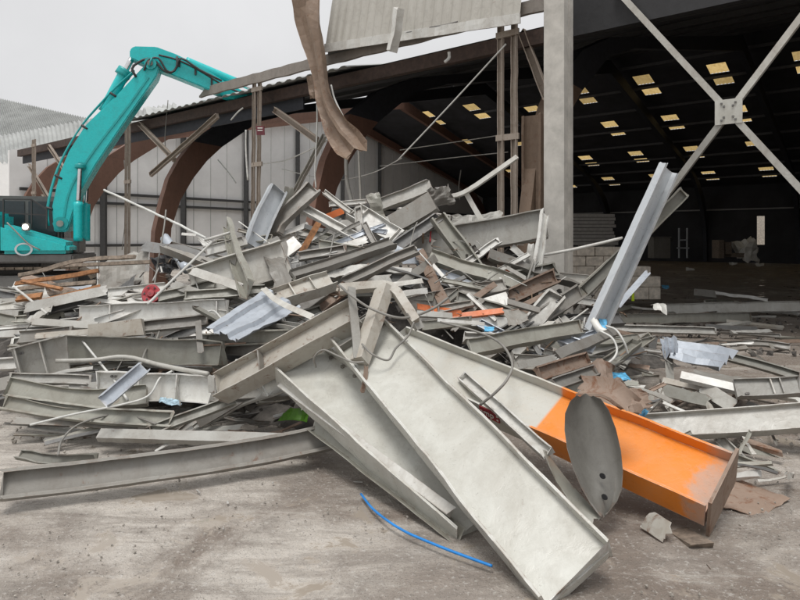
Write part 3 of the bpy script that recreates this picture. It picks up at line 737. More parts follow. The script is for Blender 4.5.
def etube(name, pts, rad, mat, parent, y=0., sm=True):
    bm = bmesh.new(); ps = []
    for px, py in pts: a, z = epx(px, py); ps.append(E(a, y, z))
    sweep(bm, sec('T', rad*2), ps, -e2); return link(name, bm, mat, parent, smooth=sm)
for s_ in (-.45, .45):
    etube('boom_cylinder', [(82,241),(82,203)], .125, 'tq', ex, s_); etube('cylinder_rod', [(82,204),(84,168)], .06, 'chr', ex, s_)
    etube('pin_boss', [(84,170),(84,166)], .14, 'tqd', ex, s_)
ac = etube('arm_cylinder', [(104,112),(124,74)], .16, 'tq', ex, -.02); etube('cylinder_cap', [(122,76),(126,70)], .22, 'tqd', ac, -.02); etube('cylinder_rod', [(124,74),(132,59)], .085, 'chr', ac, -.02)
bc = etube('bucket_cylinder', [(186,61),(236,82)], .13, 'tq', ex); etube('cylinder_rod', [(236,82),(256,91)], .07, 'chr', bc)
etube('pivot_pin', [(152,66),(153,66.3)], .16, 'tqd', arm, -.36)
for k, off_ in enumerate((0, 1.8, 3.6)):
    etube('hose', [(52-off_,226),(51-off_,208),(58-off_,178),(69-off_*.9,152),(85-off_*.8,126),(102-off_*.7,106),(118-off_*.6,89),(136-off_*.4,73)], .024, 'tqd', boom, -.28+.12*k)
etube('hose', [(138,80),(134,72),(140,66),(150,62),(158,66),(164,73),(172,76),(178,70),(178,60)], .035, 'hose', boom, -.36)
etube('hose', [(146,74),(150,64),(160,62),(168,74),(176,74),(182,62),(200,73),(222,84)], .03, 'hose', boom, -.38)
etube('hose', [(132,62),(128,74),(118,86),(108,98),(98,112),(92,124)], .03, 'hose', boom, .30)
for a_, c_ in (((49,208),(56,210)),((58,176),(65,180)),((84,127),(90,131)),((112,95),(118,99))): etube('hose_clamp', [a_, c_], .035, 'hose', boom, -.30)
for px_, py_, rr in ((64,224,.20),(152,67,.17),(84,168,.13)):
    bm = bmesh.new(); a_, z_ = epx(px_, py_); sweep(bm, sec('T', rr*2), [E(a_, -.40 if rr < .19 else -.36, z_), E(a_, -.31, z_)], Vector((0,0,1))); o_ = link('pin_boss', bm, 'tqd', boom)
    bm = bmesh.new(); sweep(bm, sec('T', rr*.9), [E(a_, -.44, z_), E(a_, -.39, z_)], Vector((0,0,1))); link('pin', bm, 'mg', boom)
bm = bmesh.new(); aa = [epx(*q) for q in ((66,222),(74,188),(98,150),(128,111),(150,80))]
sweep(bm, sec('B', .05, .02), [E(a_, -.335, z_) for a_, z_ in aa], -e2); link('weld_strip', bm, 'tqd', boom)
for px_, py_ in ((180,64),(196,72),(212,82)):
    bm = bmesh.new(); a_, z_ = epx(px_, py_); bar(bm, E(a_, -.27, z_-.16), E(a_, -.27, z_+.1), .05, .04); link('hose_clamp', bm, 'hose', arm)
etube('hose', [(160,58),(176,62),(192,69),(208,78),(224,88),(240,95)], .028, 'hose', arm, -.30)
def ebox(name, x0, x1, y0, y1, z0, z1, mat, parent=ex, bev=.04, slope=0.):
    bm = bmesh.new(); hexa(bm, [E(x0,y0,z0),E(x1,y0,z0),E(x1,y1,z0),E(x0,y1,z0),E(x0,y0,z1),E(x1,y0,z1-slope),E(x1,y1,z1-slope),E(x0,y1,z1)])
    if bev: bmesh.ops.recalc_face_normals(bm, faces=bm.faces); bmesh.ops.bevel(bm, geom=bm.edges[:], offset=bev, segments=2, affect='EDGES')
    return link(name, bm, mat, parent)
ebox('deck', -4.6, .55, -1.45, 1.45, 1.10, 1.32, 'dk')
tank = ebox('toolbox', -1.15, .45, -1.45, -.5, 1.34, 2.12, 'tq', slope=.5, bev=.09)
ebox('engine_hood', -4.4, -1.2, -1.42, -.1, 1.34, 2.45, 'tq', bev=.12); ebox('counterweight', -5.2, -4.42, -1.4, 1.4, 1.15, 2.4, 'dk', bev=.15)
ebox('step_panel', -.15, .5, -.5, .3, 1.33, 1.75, 'dk')
cab = ebox('cab', -1.95, -.15, .38, 1.42, 1.34, 2.95, 'dk', bev=.07)
for x0, x1, z0, z1 in ((-1.85,-1.1,1.95,2.8),(-1.0,-.28,1.6,2.8)): ebox('window', x0, x1, .35, .375, z0, z1, 'glass', cab, bev=0)
ebox('windscreen', -.145, -.12, .5, 1.3, 1.6, 2.8, 'glass', cab, bev=0)
bm = bmesh.new()
for x in (-1.1, -.45, -.1): bar(bm, E(x,-1.3,2.0), E(x,-1.3,2.75 if x < -.2 else 2.5), .035, .035)
bar(bm, E(-1.1,-1.3,2.75), E(-.45,-1.3,2.75), .035, .035); bar(bm, E(-.45,-1.3,2.75), E(-.1,-1.3,2.5), .035, .035); bar(bm, E(-1.1,-1.3,2.4), E(-.1,-1.3,2.35), .03, .03)
link('handrail', bm, 'hose', ex)
hx, hz = epx(43.5, 228); lamp = ebox('headlight', hx-.10, hx+.08, -1.52, -1.38, hz-.10, hz+.10, 'dk', bev=.02)
bm = bmesh.new(); c_ = E(hx-.01, -1.53, hz); sweep(bm, [(.07*math.cos(k*PI/8), .07*math.sin(k*PI/8)) for k in range(16)], [c_, c_-e2*.02], Vector((0,0,1))); link('lens', bm, emis('lit_lamp', (1,.97,.85), 2.5), lamp)
bm = bmesh.new(); c_ = E(epx(41,250)[0], -1.49, epx(41,250)[1]+.04)
for rr, th in ((.20,.02),):
    bmesh.ops.create_circle(bm, segments=24, radius=.20, cap_ends=True)
ring = []
bm.free(); bm = bmesh.new()
for i in range(24):
    a_ = 2*PI*i/24
    for rad in (.16, .21): ring.append(bm.verts.new(c_+e1*math.cos(a_)*rad+Vector((0,0,math.sin(a_)*rad*.8))))
for i in range(24):
    j = (i+1) % 24; bm.faces.new((ring[2*i], ring[2*i+1], ring[2*j+1], ring[2*j]))
o_ = link('emblem_ring', bm, 'gl', ex); o_.name = 'filler_cap_ring'
etube('grab_rail', [(26,224),(34,232),(45,243),(56,249)], .018, 'mg', ex, -1.5)
for y_ in (-1.25, 1.25):
    bm = bmesh.new(); prof = []
    for i in range(40):
        t = i/40*2*(3.4+PI*.42)
    n_ = 46; rr = .44; Lh = 1.75; per = 4*Lh+2*PI*rr; pts_ = []
    for i in range(n_):
        s_ = per*i/n_
        if s_ < 2*Lh: q = (-Lh+s_, 2*rr)
        elif s_ < 2*Lh+PI*rr: a_ = (s_-2*Lh)/rr; q = (Lh+rr*math.sin(a_), rr+rr*math.cos(a_))
        elif s_ < 4*Lh+PI*rr: q = (Lh-(s_-2*Lh-PI*rr), 0)
        else: a_ = (s_-4*Lh-PI*rr)/rr; q = (-Lh-rr*math.sin(a_), rr-rr*math.cos(a_))
        pts_.append(q)
    for i in range(n_):
        (x0, z0), (x1, z1) = pts_[i], pts_[(i+1) % n_]
        nx, nz = -(z1-z0), (x1-x0); l_ = math.hypot(nx, nz); nx, nz = nx/l_*.06, nz/l_*.06
        g_ = .06
        xa, za = x0+(x1-x0)*g_, z0+(z1-z0)*g_; xb, zb = x0+(x1-x0)*(1-g_), z0+(z1-z0)*(1-g_)
        xm = -1.15
        hexa(bm, [E(xm+xa, y_-.3, .06+za), E(xm+xb, y_-.3, .06+zb), E(xm+xb+nx, y_-.3, .06+zb+nz), E(xm+xa+nx, y_-.3, .06+za+nz), E(xm+xa, y_+.3, .06+za), E(xm+xb, y_+.3, .06+zb), E(xm+xb+nx, y_+.3, .06+zb+nz), E(xm+xa+nx, y_+.3, .06+za+nz)])
    tr_ = link('track', bm, 'rbr', ex)
    ebox('track_frame', -2.9, .6, y_-.2, y_+.2, .18, .78, 'dk', tr_)
ebox('turntable', -1.9, -.4, -.7, .7, .8, 1.12, 'dk')
# grapple at the end of the arm, half hidden by the eave board
gr = eplate('grapple', [(246,93),(258,96),(268,102),(266,107),(256,105),(248,103)], -.3, -.16, 'tqd', bev=.01)
eplate('claw', [(244,93),(254,95),(262,103),(254,106),(246,103)], .1, .24, 'tqd', gr, bev=.01)

# ------------------------------------------------------------------ foreground girders
def stiff(parent, p0, p1, f, n, h, b, mat, name='stiffener', t=.012):
    n = Vector(n).normalized(); tt = (p1-p0).normalized(); y = (n-tt*n.dot(tt)).normalized(); x = y.cross(tt); c_ = p0.lerp(p1, f)
    bm = bmesh.new(); hh = h/2*.93
    hexa(bm, [c_+x*sx_*hh+y*yy+tt*zz for zz in (-t/2, t/2) for sx_, yy in ((-1,.01),(1,.01),(1,b/2*.95),(-1,b/2*.95))]); return link(name, bm, mat, parent)
def bolts(parent, p0, p1, fs, n, a, yoff, mat='mg', r=.014):
    n = Vector(n).normalized(); tt = (p1-p0).normalized(); y = (n-tt*n.dot(tt)).normalized(); x = y.cross(tt)
    for f in fs:
        c_ = p0.lerp(p1, f)+x*a+y*yoff
        bm = bmesh.new(); sweep(bm, [(r*math.cos(k*PI/3), r*math.sin(k*PI/3)) for k in range(6)], [c_, c_+y*.014], tt); link('bolt', bm, mat, parent)
n1_ = (-.28,-.55,.78)
f1a, f1b = P(357,331,5.0), P(577,576,3.0)
f1 = mem('steel_beam', 'I', 0, [(357,331,5.0),(577,576,3.0)], 'fg', 'broad pale girder with a wide clean web sloping to the bottom edge in the foreground', m=.44, b=.15, n=n1_, jag=.015, warp=.010)
f1['category'] = 'girder'
stiff(f1, f1a, f1b, .05, n1_, .43, .14, 'mg'); bolts(f1, f1a, f1b, (.12,.145,.17), n1_, -.2, .01)
n2_ = (-.10,-.47,.88)
f2 = mem('steel_beam', 'I', 0, [(300,362,5.15),(485,516,3.72)], 'fg', 'pale girder tucked under the left edge of the broad foreground girder, double lipped edge', m=.48, b=.20, n=n2_, jag=.02, warp=.012)
f2['category'] = 'girder'
bolts(f2, P(300,362,5.15), P(485,516,3.72), (.08,.16,.24), n2_, .20, .012, r=.018)
# pale flange strip and hanging angle along its lower edge
mem('flange_strip', 'B', 0, [(281,384,5.0),(452,512,3.62)], 'wh', 'long pale flange strip along the lower left edge of the tucked girder', m=.065, b=.02, n=(-.3,-.5,.8), warp=.003)
mem('angle_iron', 'L', 0, [(315,424,4.75),(462,536,3.58)], 'ol', 'grey angle lying below the lower edge of the foreground girders', m=.10, n=(-.2,-.8,.2), warp=.006)
n3_ = (-.12,-.50,.83)
f3 = mem('steel_beam', 'I', 0, [(391,348,5.5),(719,488,3.72)], 'f3', 'long girder painted grey then bright orange towards its rusty end plate', m=.47, b=.17, n=n3_, jag=.0, warp=.008, mesh_attr=True)
f3['category'] = 'girder'
a3, b3 = P(391,348,5.5), P(719,488,3.72)
ep = stiff(f3, a3, b3, 1.012, n3_, .50, .36, 'ru', 'end_plate', .022)
for vtx in ep.data.vertices: pass
bm = bmesh.new(); tt = (b3-a3).normalized(); nn = Vector(n3_).normalized(); y = (nn-tt*nn.dot(tt)).normalized(); x = y.cross(tt); c_ = b3+tt*.012
hexa(bm, [c_+x*sx_*.235+y*yy+tt*zz for zz in (.0, .02) for sx_, yy in ((-1,-.16),(1,-.16),(1,.13),(-1,.13))])
old = ep; o_ = link('end_plate', bm, 'ru', f3); bpy.data.objects.remove(old); o_['label'] = 'brown rusted end plate'
# red sticker with pale lettering on the grey part
cs = a3.lerp(b3, .452)-x*.239+y*.036
def on3(dx, dy, dz=0): return cs+tt*dx-y*dy-x*dz
bm = bmesh.new(); prism(bm, [on3(a, b_) for a, b_ in ((-.09,-.045),(.085,-.045),(.085,.045),(-.09,.045))], -x*.004)
stk = link('sticker', bm, 'red', f3); stk['label'] = 'red sticker with pale lettering'
tcv = bpy.data.curves.new('sticker_text', 'FONT'); tcv.body = 'amp'; tcv.size = .075; tcv.align_x = 'CENTER'; tcv.align_y = 'CENTER'; tcv.extrude = .001
to = bpy.data.objects.new('tmp_text', tcv); COL.objects.link(to); bpy.context.view_layer.update()
me = bpy.data.meshes.new_from_object(to.evaluated_get(bpy.context.evaluated_depsgraph_get())); bpy.data.objects.remove(to)
bm = bmesh.new(); bm.from_mesh(me)
for v_ in bm.verts: v_.co = on3(-.025+v_.co.x, -v_.co.y, .006+v_.co.z)
link('lettering', bm, 'pvc', stk)
for yy in (-.02, .015):
    bm = bmesh.new(); prism(bm, [on3(a, b_, .005) for a, b_ in ((.06,yy),(.075,yy),(.075,yy+.014),(.06,yy+.014))], -x*.002); link('lettering', bm, 'pvc', stk)
# channel lying at the head of the girders
nm = (.05,-.62,.78)
m3 = mem('steel_channel', 'I', 0, [(220,389,5.12),(356,314,4.98)], 'cr', 'rusty cream girder stub lying crosswise over the head of the foreground girders', m=.235, b=.17, n=nm, warp=.006)
stiff(m3, P(220,389,5.12), P(356,314,4.98), .33, nm, .235, .17, 'mg')
mem('steel_plate', 'A', 0, [(205,421,5.5),(240,404,5.4),(292,386,5.25)], 'pg', 'curled pale plate tucked beneath the left end of the rusty cream stub', m=.2, n=(0,-.7,.7), warp=.03)
mem('steel_strip', 'P', 0, [(211,376,5.05),(212,392,5.0)], 'pg', 'short pale tab standing at the left end of the rusty cream stub', m=.05, n=(.2,-1,.1))
# posts and bent tube standing on the girder heads
mem('square_tube', 'B', 0, [(351,287,4.85),(354,320,4.75),(357,358,4.6)], 'pg', 'thin upright pale bar standing on the girder heads left of the rusty post', m=.06, n=(.2,-1,.1), warp=.012)
mem('square_tube', 'B', 0, [(385,288,4.9),(360,362,4.6)], 'cr', 'leaning square post with one rust brown face on the girder heads', m=.09, b=.12, n=(.65,-.75,.1), warp=.006)
mem('steel_tube', 'B', 0, [(340,289,5.0),(372,286,4.95),(392,288,4.9),(404,303,4.8),(416,322,4.7)], 'cr', 'pale rusty square tube bent over in an elbow above the leaning post', m=.07, b=.07, n=(.1,-.8,.5), warp=.006)
mem('bracket', 'L', 0, [(410,312,4.75),(420,330,4.7)], 'pg', 'small drilled bracket at the lower end of the bent elbow tube', m=.08, n=(.3,-.9,.3))
mem('bracket', 'P', 0, [(366,366,4.55),(365,380,4.5),(362,392,4.48)], 'ru', 'small rusty hook plate hanging from wire on the foreground girder web', m=.035, n=(.3,-.9,.3), tw=.9)
wire('wire', 'bent grey rod looping from the elbow tube across the post heads', [(339,285,4.9),(352,296,4.75),(372,309,4.7),(402,318,4.65),(430,310,4.9),(448,298,5.1)], .011, 'wire')
wire('wire', 'loop of rusty wire curling over the pale web of the foreground girder', [(316,367,4.85),(314,358,4.8),(323,350,4.75),(338,356,4.65),(352,362,4.55),(364,362,4.52)], .008, 'wire')
wire('wire', 'thin wire sagging from the leaning post to the girder edge', [(362,344,4.6),(372,354,4.5),(388,360,4.5),(396,348,4.55),(408,336,4.6),(414,322,4.65)], .008, 'wire')
wire('wire', 'long grey wire arching over the grey half of the orange ended girder', [(440,322,5.2),(475,331,5.1),(500,343,4.9),(512,362,4.6),(508,378,4.45),(496,392,4.4),(480,405,4.42)], .010, 'wire')
mem('square_tube', 'C', 0, [(464,379,4.95),(500,412,4.45),(548,455,3.9)], 'wh', 'pale dusty channel lying along the grey half of the orange ended girder', m=.085, b=.05, n=(-.3,-.6,.7), warp=.006)
mem('steel_strip', 'P', 0, [(545,452,3.9),(562,482,3.75),(592,520,3.5)], 'ol', 'twisted grey strip between the broad girder and the curled plate', m=.09, n=(.4,-.7,.4), tw=1.3, warp=.015)
bm = bmesh.new(); top = []; bot = []; NXp = 12
rowsp = [(395,577,593),(400,570,601),(412,565,609),(430,564.5,616),(450,567,621),(470,573,623),(488,581,622),(502,590,617),(511,597,611),(516,601,606)]
for j, (yy_, xl, xr) in enumerate(rowsp):
    fj = j/(len(rowsp)-1); D0 = 3.80-.30*fj
    for i in range(NXp+1):
        q = i/NXp; bow = .085*math.sin(PI*q)*math.sin(PI*min(1, fj*1.15+.12))-.05*max(0, .22-q)/.22-.03*max(0, q-.86)/.14
        bow += .014*noise.noise(Vector((q*3, fj*4, 2)))
        p = P(xl+(xr-xl)*q, yy_+1.6*math.sin(q*9+j), D0+.10*q+bow); top.append(bm.verts.new(p)); bot.append(bm.verts.new(p+Vector((.004, .012, -.002))))
Wp = NXp+1; nr = len(rowsp)
for j in range(nr-1):
    for i in range(NXp):
        k = j*Wp+i; bm.faces.new((top[k], top[k+1], top[k+1+Wp], top[k+Wp])); bm.faces.new((bot[k], bot[k+Wp], bot[k+1+Wp], bot[k+1]))
for idx in (list(range(Wp)), [(nr-1)*Wp+i for i in range(Wp)], [j*Wp for j in range(nr)], [j*Wp+NXp for j in range(nr)]):
    for k, l in zip(idx, idx[1:]): bm.faces.new((top[k], top[l], bot[l], bot[k]))
cp_ = tag(link('curled_plate', bm, 'cu', smooth='sharp'), 'dark grey leaf shaped curled flange plate with bolt holes standing against the orange girder')
cp_['category'] = 'plate'
for px_, py_, D_ in ((603,476,3.66),(605,497,3.60)):
    bm = bmesh.new(); c_ = P(px_, py_, D_); sweep(bm, [(.022*math.cos(k*PI/6), .016*math.sin(k*PI/6)) for k in range(12)], [c_, c_+Vector((-.02,-.01,.003))*.3], Vector((0,0,1))); link('bolt_hole', bm, 'blk', cp_)
mem('steel_plate', 'A', 0, [(584,392,4.1),(606,396,4.0),(626,410,3.9)], 'ru', 'muddy crumpled plate behind the curled flange plate', m=.16, n=(0,-.6,.7), warp=.05)
# debris below the girders
lump('concrete_lump', 'pale broken concrete lump under the near end of the foreground girders', 'rubble', P(436,526,3.85)+Vector((0,0,.02)), .10, .08, .06, 'brick', .4, 2)
wire('blue_cable', 'thin bright blue cable curving over the ground below the girders', [(361,494,4.13),(372,508,3.92),(388,521,3.71),(406,532,3.57),(424,540,3.47),(446,549,3.37),(470,558,3.28),(492,566,3.2)], .008, 'bblue', cat='cable')
sheet('green_plastic', 'bright green plastic scrap under the head of the foreground girder', [(279,422,5.45),(287,408,5.45),(304,410,5.35),(306,422,5.3)], 'grn', 6, 6, .05, cat='plastic')
mem('timber_plank', 'W', 0, [(650,516,4.05),(700,545,3.5)], 'wb', 'short weathered board on the ground beneath the rusty end plate', m=.14, b=.03, n=(0,-.3,1))
sheet('rusty_sheet', 'rust stained flat sheet on the ground right of the orange girder end', [(738,478,4.4),(790,500,4.1),(760,520,3.9),(720,505,4.0)], 'ru', 8, 6, .015, cat='sheet metal')
mem('steel_strip', 'P', 0, [(648,520,3.7),(668,534,3.55)], 'cr', 'small flaking cream plate under the orange girder end', m=.12, n=(-.2,-.8,.3))

# ------------------------------------------------------------------ traced members of the heap
up_ = (0,-.55,.85); fr_ = (.05,-1,.18)
T = [
 # lower left
 ('steel_channel','C',17,[(2,487),(150,469),(262,452),(348,434)],'mg','long bowed channel lying lowest on the concrete at the left',dict(off=.12,n=(0,-.85,.5),warp=.006,m=.19)),
 ('box_section','B',10,[(98,435),(330,441)],'pg','straight pale square bar lying across the concrete just above the long bowed channel',dict(off=.07,n=(0,-.6,.8),warp=.004)),
 ('steel_channel','C',9,[(20,456),(52,459),(98,457)],'ol','short twisted channel offcut alone on the ground at the far left',dict(off=.06,tw=.9,warp=.02)),
 ('steel_beam','I',17,[(10,389),(85,400),(148,395)],'ol','curved deep grey beam near the left edge below the galvanised offcut',dict(off=.22,n=(0,-.8,.55))),
 ('steel_channel','C',14,[(8,404),(90,416),(172,421)],'ol','bowed dark channel sweeping from the left edge below the curved beam',dict(off=.14,n=(0,-.8,.6))),
 ('steel_strip','P',8,[(14,421),(75,423),(138,428)],'mg','flat grey strip under the bowed dark channel',dict(off=.08)),
 ('purlin','C',12,[(104,402),(143,369)],'gv','short galvanised purlin leaning across the curved beam at left',dict(off=.42,n=(.4,-.7,.5),warp=.003)),
 ('steel_channel','C',10,[(150,433),(234,401)],'ol','slim olive channel slanting up beside the blue white bag',dict(off=.12)),
 ('steel_beam','I',24,[(98,384),(214,389)],'wh','beam with a bright white top flange and dark web at lower left',dict(off=.22,n=fr_)),
 ('steel_tube','T',4.5,[(56,361),(95,360),(125,357),(165,366),(208,374)],'pg','bent pale pipe lying over the beams at left',dict(off=.34,warp=.004)),
 ('steel_beam','I',33,[(18,366),(68,352)],'pg','stubby deep grey beam with a rust patch at the left edge',dict(off=.30,n=(.25,-1,.1))),
 ('steel_beam','I',21,[(64,347),(140,350),(224,354)],'ol','long olive beam lying level behind the bent pale pipe',dict(off=.24,n=fr_)),
 ('steel_beam','I',12,[(205,347),(300,352)],'mg','grey beam running under the rusty cream stub from the left',dict(off=.14,n=fr_)),
 ('steel_channel','C',12,[(206,340),(296,336)],'ol','folded olive channel under the galvanised deck sheet',dict(off=.24,n=fr_)),
 ('steel_channel','C',9,[(226,323),(262,324),(300,329)],'pg','pale curved channel sweeping under the galvanised deck sheet',dict(off=.3)),
 ('angle_iron','L',7,[(196,308),(234,329)],'ol','short olive angle lying over the galvanised deck sheet',dict(off=.4)),
 ('steel_strip','P',6,[(198,321),(201,352)],'mg','short grey strap hanging vertically over the long olive beam',dict(off=.4)),
 ('steel_beam','I',16,[(78,315),(228,309)],'wh','bright white topped beam lying level below the red disc',dict(off=.22,n=fr_)),
 ('box_section','B',7,[(32,322),(97,326)],'pg','small pale box section left of the rust spotted cream stub',dict(off=.26)),
 ('box_section','B',14,[(92,332),(143,327)],'cr','rust spotted cream box stub with a bolt hole in its end',dict(off=.32,n=fr_)),
 ('steel_strip','P',6,[(36,336),(96,331)],'cr','thin rusty cream strip leading to the cream box stub',dict(off=.28)),
 ('steel_channel','C',11,[(142,329),(206,321)],'mg','grey channel with torn edge right of the cream box stub',dict(off=.28)),
 ('steel_plate','P',13,[(26,308),(106,290)],'pg','long pale plate with a dark underside above the left beams',dict(off=.3,n=(0,-.7,.7))),
 ('steel_channel','C',8,[(30,316),(108,295)],'dk','black edged channel under the long pale plate at left',dict(off=.2)),
 ('steel_channel','C',9,[(10,378),(90,381)],'pg','pale channel squeezed between the stubby deep beam and the curved beam',dict(off=.2)),
 ('steel_beam','I',11,[(210,398),(290,392)],'mg','grey beam in the shade below the rusty cream stub',dict(off=.1)),
 ('steel_beam','I',11,[(20,338),(70,333)],'mg','short grey beam above the stubby deep beam at the left edge',dict(off=.25)),
 # timbers in front of the excavator
 ('timber_plank','W',4,[(15,283),(60,277),(98,271)],'wd','long orange brown timber below the excavator, uppermost of the broken planks',dict(off=.30,warp=.02)),
 ('timber_plank','W',4,[(18,289),(96,282)],'wb','grey brown timber under the long orange brown one',dict(off=.25)),
 ('timber_plank','W',3.5,[(22,281),(62,289)],'wd','short orange timber crossing the other planks at left',dict(off=.34)),
 ('timber_plank','W',4,[(16,296),(92,291)],'wb','dark weathered timber at the foot of the broken planks',dict(off=.22)),
 ('timber_plank','W',3,[(40,301),(100,286)],'wd','slender reddish lath among the broken planks',dict(off=.28)),
 ('timber_plank','W',6,[(18,299),(42,296)],'wd','stubby orange block of timber at the left edge',dict(off=.26)),
 ('timber_plank','W',4,[(20,275),(80,261),(134,258)],'wb','long olive grey log lying just below the excavator tracks',dict(off=.5,warp=.03)),
 ('timber_plank','W',3.5,[(60,266),(150,262)],'wb','thin grey board behind the standing olive sheet',dict(off=.4)),
 # left middle
 ('steel_tube','T',2.6,[(148,304),(180,273),(212,242)],'wh','thin white rod leaning up across the red disc',dict(off=.5,warp=.002)),
 ('pole','T',2.4,[(104,190,14.5),(150,211,13),(206,238,10.5)],'wwire','long pale pole leaning from the end wall towards the heap',dict(warp=.01)),
 ('steel_tube','T',3,[(205,240),(232,232)],'wh','short white tube at the knot of white scrap on the left shoulder',dict(off=.5)),
 ('steel_strip','P',3,[(182,234,9.6),(196,235,9.5)],'wh','small bright strip sticking out left of the knot of white scrap',dict()),
 ('steel_beam','I',34,[(192,289),(286,259)],'pg','deep pale girder with a rust topped flange on the left shoulder of the heap',dict(off=.32,n=(.1,-1,.35),b=.22)),
 ('steel_plate','P',10,[(193,271),(240,287)],'pg','bright pale plate lying against the deep girder on the left shoulder',dict(off=.45)),
 ('steel_plate','P',9,[(172,284),(206,296)],'pg','pale plate lying just right of the red disc',dict(off=.3)),
 ('steel_channel','C',9,[(160,298),(215,285)],'ol','dusty channel behind the thin white rod',dict(off=.25)),
 ('steel_channel','C',9,[(185,297),(262,290)],'ol','torn olive channel with a jagged lip above the galvanised deck sheet',dict(off=.32,warp=.03)),
 ('steel_channel','C',15,[(229,223),(236,250),(251,290)],'ol','olive blade shaped channel standing on the left shoulder of the heap',dict(off=.5,n=(-.6,-.8,.1),taper=(.75,1.1),warp=.015)),
 ('purlin','C',17,[(277,190,8.9),(263,218,8.7),(251,249,8.5)],'gl','upright channel with a bright bluish inner face left of the heap peak',dict(n=(.5,-.85,.1),warp=.012)),
 ('steel_plate','P',10,[(289,188,9.2),(286,218,9.1)],'ol','narrow dark plate standing right behind the bright upright channel',dict(n=(.5,-.8,0))),
 ('steel_channel','C',15,[(313,190,9.1),(297,208,8.9),(281,224,8.8),(276,236,8.7)],'mg','curled dark grey channel with torn rusty tip left of the heap peak',dict(n=(-.2,-.8,.7),warp=.03,tw=.7)),
 ('purlin','C',10,[(303,210,9.0),(333,226,8.8),(364,244,8.6)],'wh','straight white channel sloping down right from the curled dark channel',dict(n=(.2,-.7,.7))),
 ('timber_plank','W',6,[(318,224,8.5),(292,269,8.2)],'wd','orange brown timber leaning alone in the middle of the heap',dict(warp=.004)),
 ('steel_plate','P',7,[(323,219,9.4),(342,211,9.4)],'or','small orange plate poking out behind the white sloping channel',dict()),
 ('steel_beam','I',9,[(206,252),(245,241)],'wh','pale beam end behind the blade shaped channel',dict(off=.4)),
 ('steel_beam','I',7,[(214,262),(278,252)],'ol','dark edged beam between the blade shaped channel and the upright channel',dict(off=.4)),
 # peak
 ('steel_beam','I',17,[(353,211,9.2),(397,239,8.9)],'wh','pale girder end with stepped white top plates near the heap peak',dict(n=(.1,-.85,.5))),
 ('steel_channel','C',6,[(324,193,9.3),(352,214,9.1)],'pg','slim grey channel sloping down to the stepped white girder end',dict()),
 ('steel_channel','C',5,[(330,205,9.5),(366,202,9.5)],'wh','thin white channel lying flat behind the stepped white girder end',dict()),
 ('steel_beam','I',12,[(294,276),(345,259),(393,243)],'mg','long dusty beam rising right across the middle of the heap',dict(off=.35,n=up_)),
 ('box_section','B',17,[(393,226,9.2),(434,202,9.2)],'mg','thick dusty brown box girder on top of the heap',dict(n=(.3,-.8,.5))),
 ('steel_beam','I',12,[(378,206,9.6),(431,186,9.6)],'pg','pale beam on the very top of the heap',dict(n=(.1,-.9,.5))),
 ('square_tube','B',4.6,[(450,197,9.5),(469,190,9.4),(517,157,9.3)],'pg','slim pale tube jutting up right from the peak against the dark opening',dict(warp=.004)),
 ('square_tube','B',5,[(465,191,9.5),(484,224,9.3)],'pg','short pale strut dropping from the slim jutting tube',dict()),
 ('steel_beam','I',25,[(400,249,9.3),(470,238,9.25),(545,224,9.2)],'pg','large pale girder lying level below the column at the right of the peak',dict(n=(.05,-1,.25),warp=.008)),
 ('steel_channel','C',15,[(437,219,8.9),(470,264,8.6),(498,304,8.3)],'ol','long grooved channel sloping down across the large level girder',dict(n=(.25,-.85,.45),warp=.01)),
 ('steel_channel','C',9,[(543,212,9.0),(538,248,8.7),(531,300,8.4)],'wh','tall crumpled pale channel standing by the column foot',dict(n=(.5,-.9,0),warp=.03)),
 ('steel_plate','P',7,[(532,244,8.8),(524,288,8.5)],'pg','crumpled pale plate beside the tall channel by the column foot',dict(warp=.03)),
 ('steel_plate','P',7,[(512,247,9.1),(528,261,9.0)],'wh','short white plate under the right end of the large level girder',dict()),
 ('steel_channel','C',6,[(506,251,9.3),(523,264,9.2)],'dk','short dark channel under the right end of the large level girder',dict()),
 ('steel_channel','C',10,[(480,270,8.8),(532,300,8.4)],'ol','olive channel sloping down right under the tall crumpled channel',dict()),
 ('steel_channel','C',7,[(482,267,9.0),(529,289,8.7)],'pg','pale lipped channel lying parallel above the sloping olive channel',dict()),
 ('box_section','B',5.5,[(496,275,8.6),(519,270,8.6)],'or','bright orange bar under the large level girder',dict(n=(0,-.8,.6))),
 ('steel_plate','P',8,[(450,297,8.0),(476,290,8.1)],'or','crumpled orange red plate beside the grooved channel',dict(warp=.04)),
 ('box_section','B',6,[(448,318,7.4),(504,311,7.4)],'or','long dull orange bar lying level in the middle right of the heap',dict(n=(0,-.8,.6))),
 ('steel_plate','P',6,[(418,306,7.4),(462,314,7.4)],'or','dark orange plate partly buried left of the long orange bar',dict(warp=.03)),
 ('steel_channel','C',11,[(347,283),(415,252)],'mg','dusty grey channel rising to the right above the elbow tube',dict(off=.4,n=(0,-.6,.8))),
 ('box_section','B',9,[(420,252,8.4),(434,280,8.0),(447,309,7.6)],'ru','scabby brown box section sloping down below the peak',dict(warp=.02)),
 ('square_tube','B',3.6,[(433,265,8.2),(456,291,7.9)],'wh','slim white bar beside the scabby brown box section',dict()),
 ('steel_plate','P',6,[(391,285),(422,281)],'pg','pale strip lying above the elbow tube',dict(off=.35)),
 ('steel_plate','P',6,[(398,295),(428,291)],'wh','torn white plate lying behind the elbow tube',dict(off=.35,warp=.03)),
 ('box_section','B',6,[(416,314),(452,316)],'pg','short pale box section right of the elbow bracket',dict(off=.35)),
 ('steel_beam','I',8,[(424,326),(470,321)],'ol','grey beam end lying below the short pale box section',dict(off=.3)),
 ('steel_strip','P',3.5,[(438,320),(484,324)],'wh','thin white strip under the long dull orange bar',dict(off=.4)),
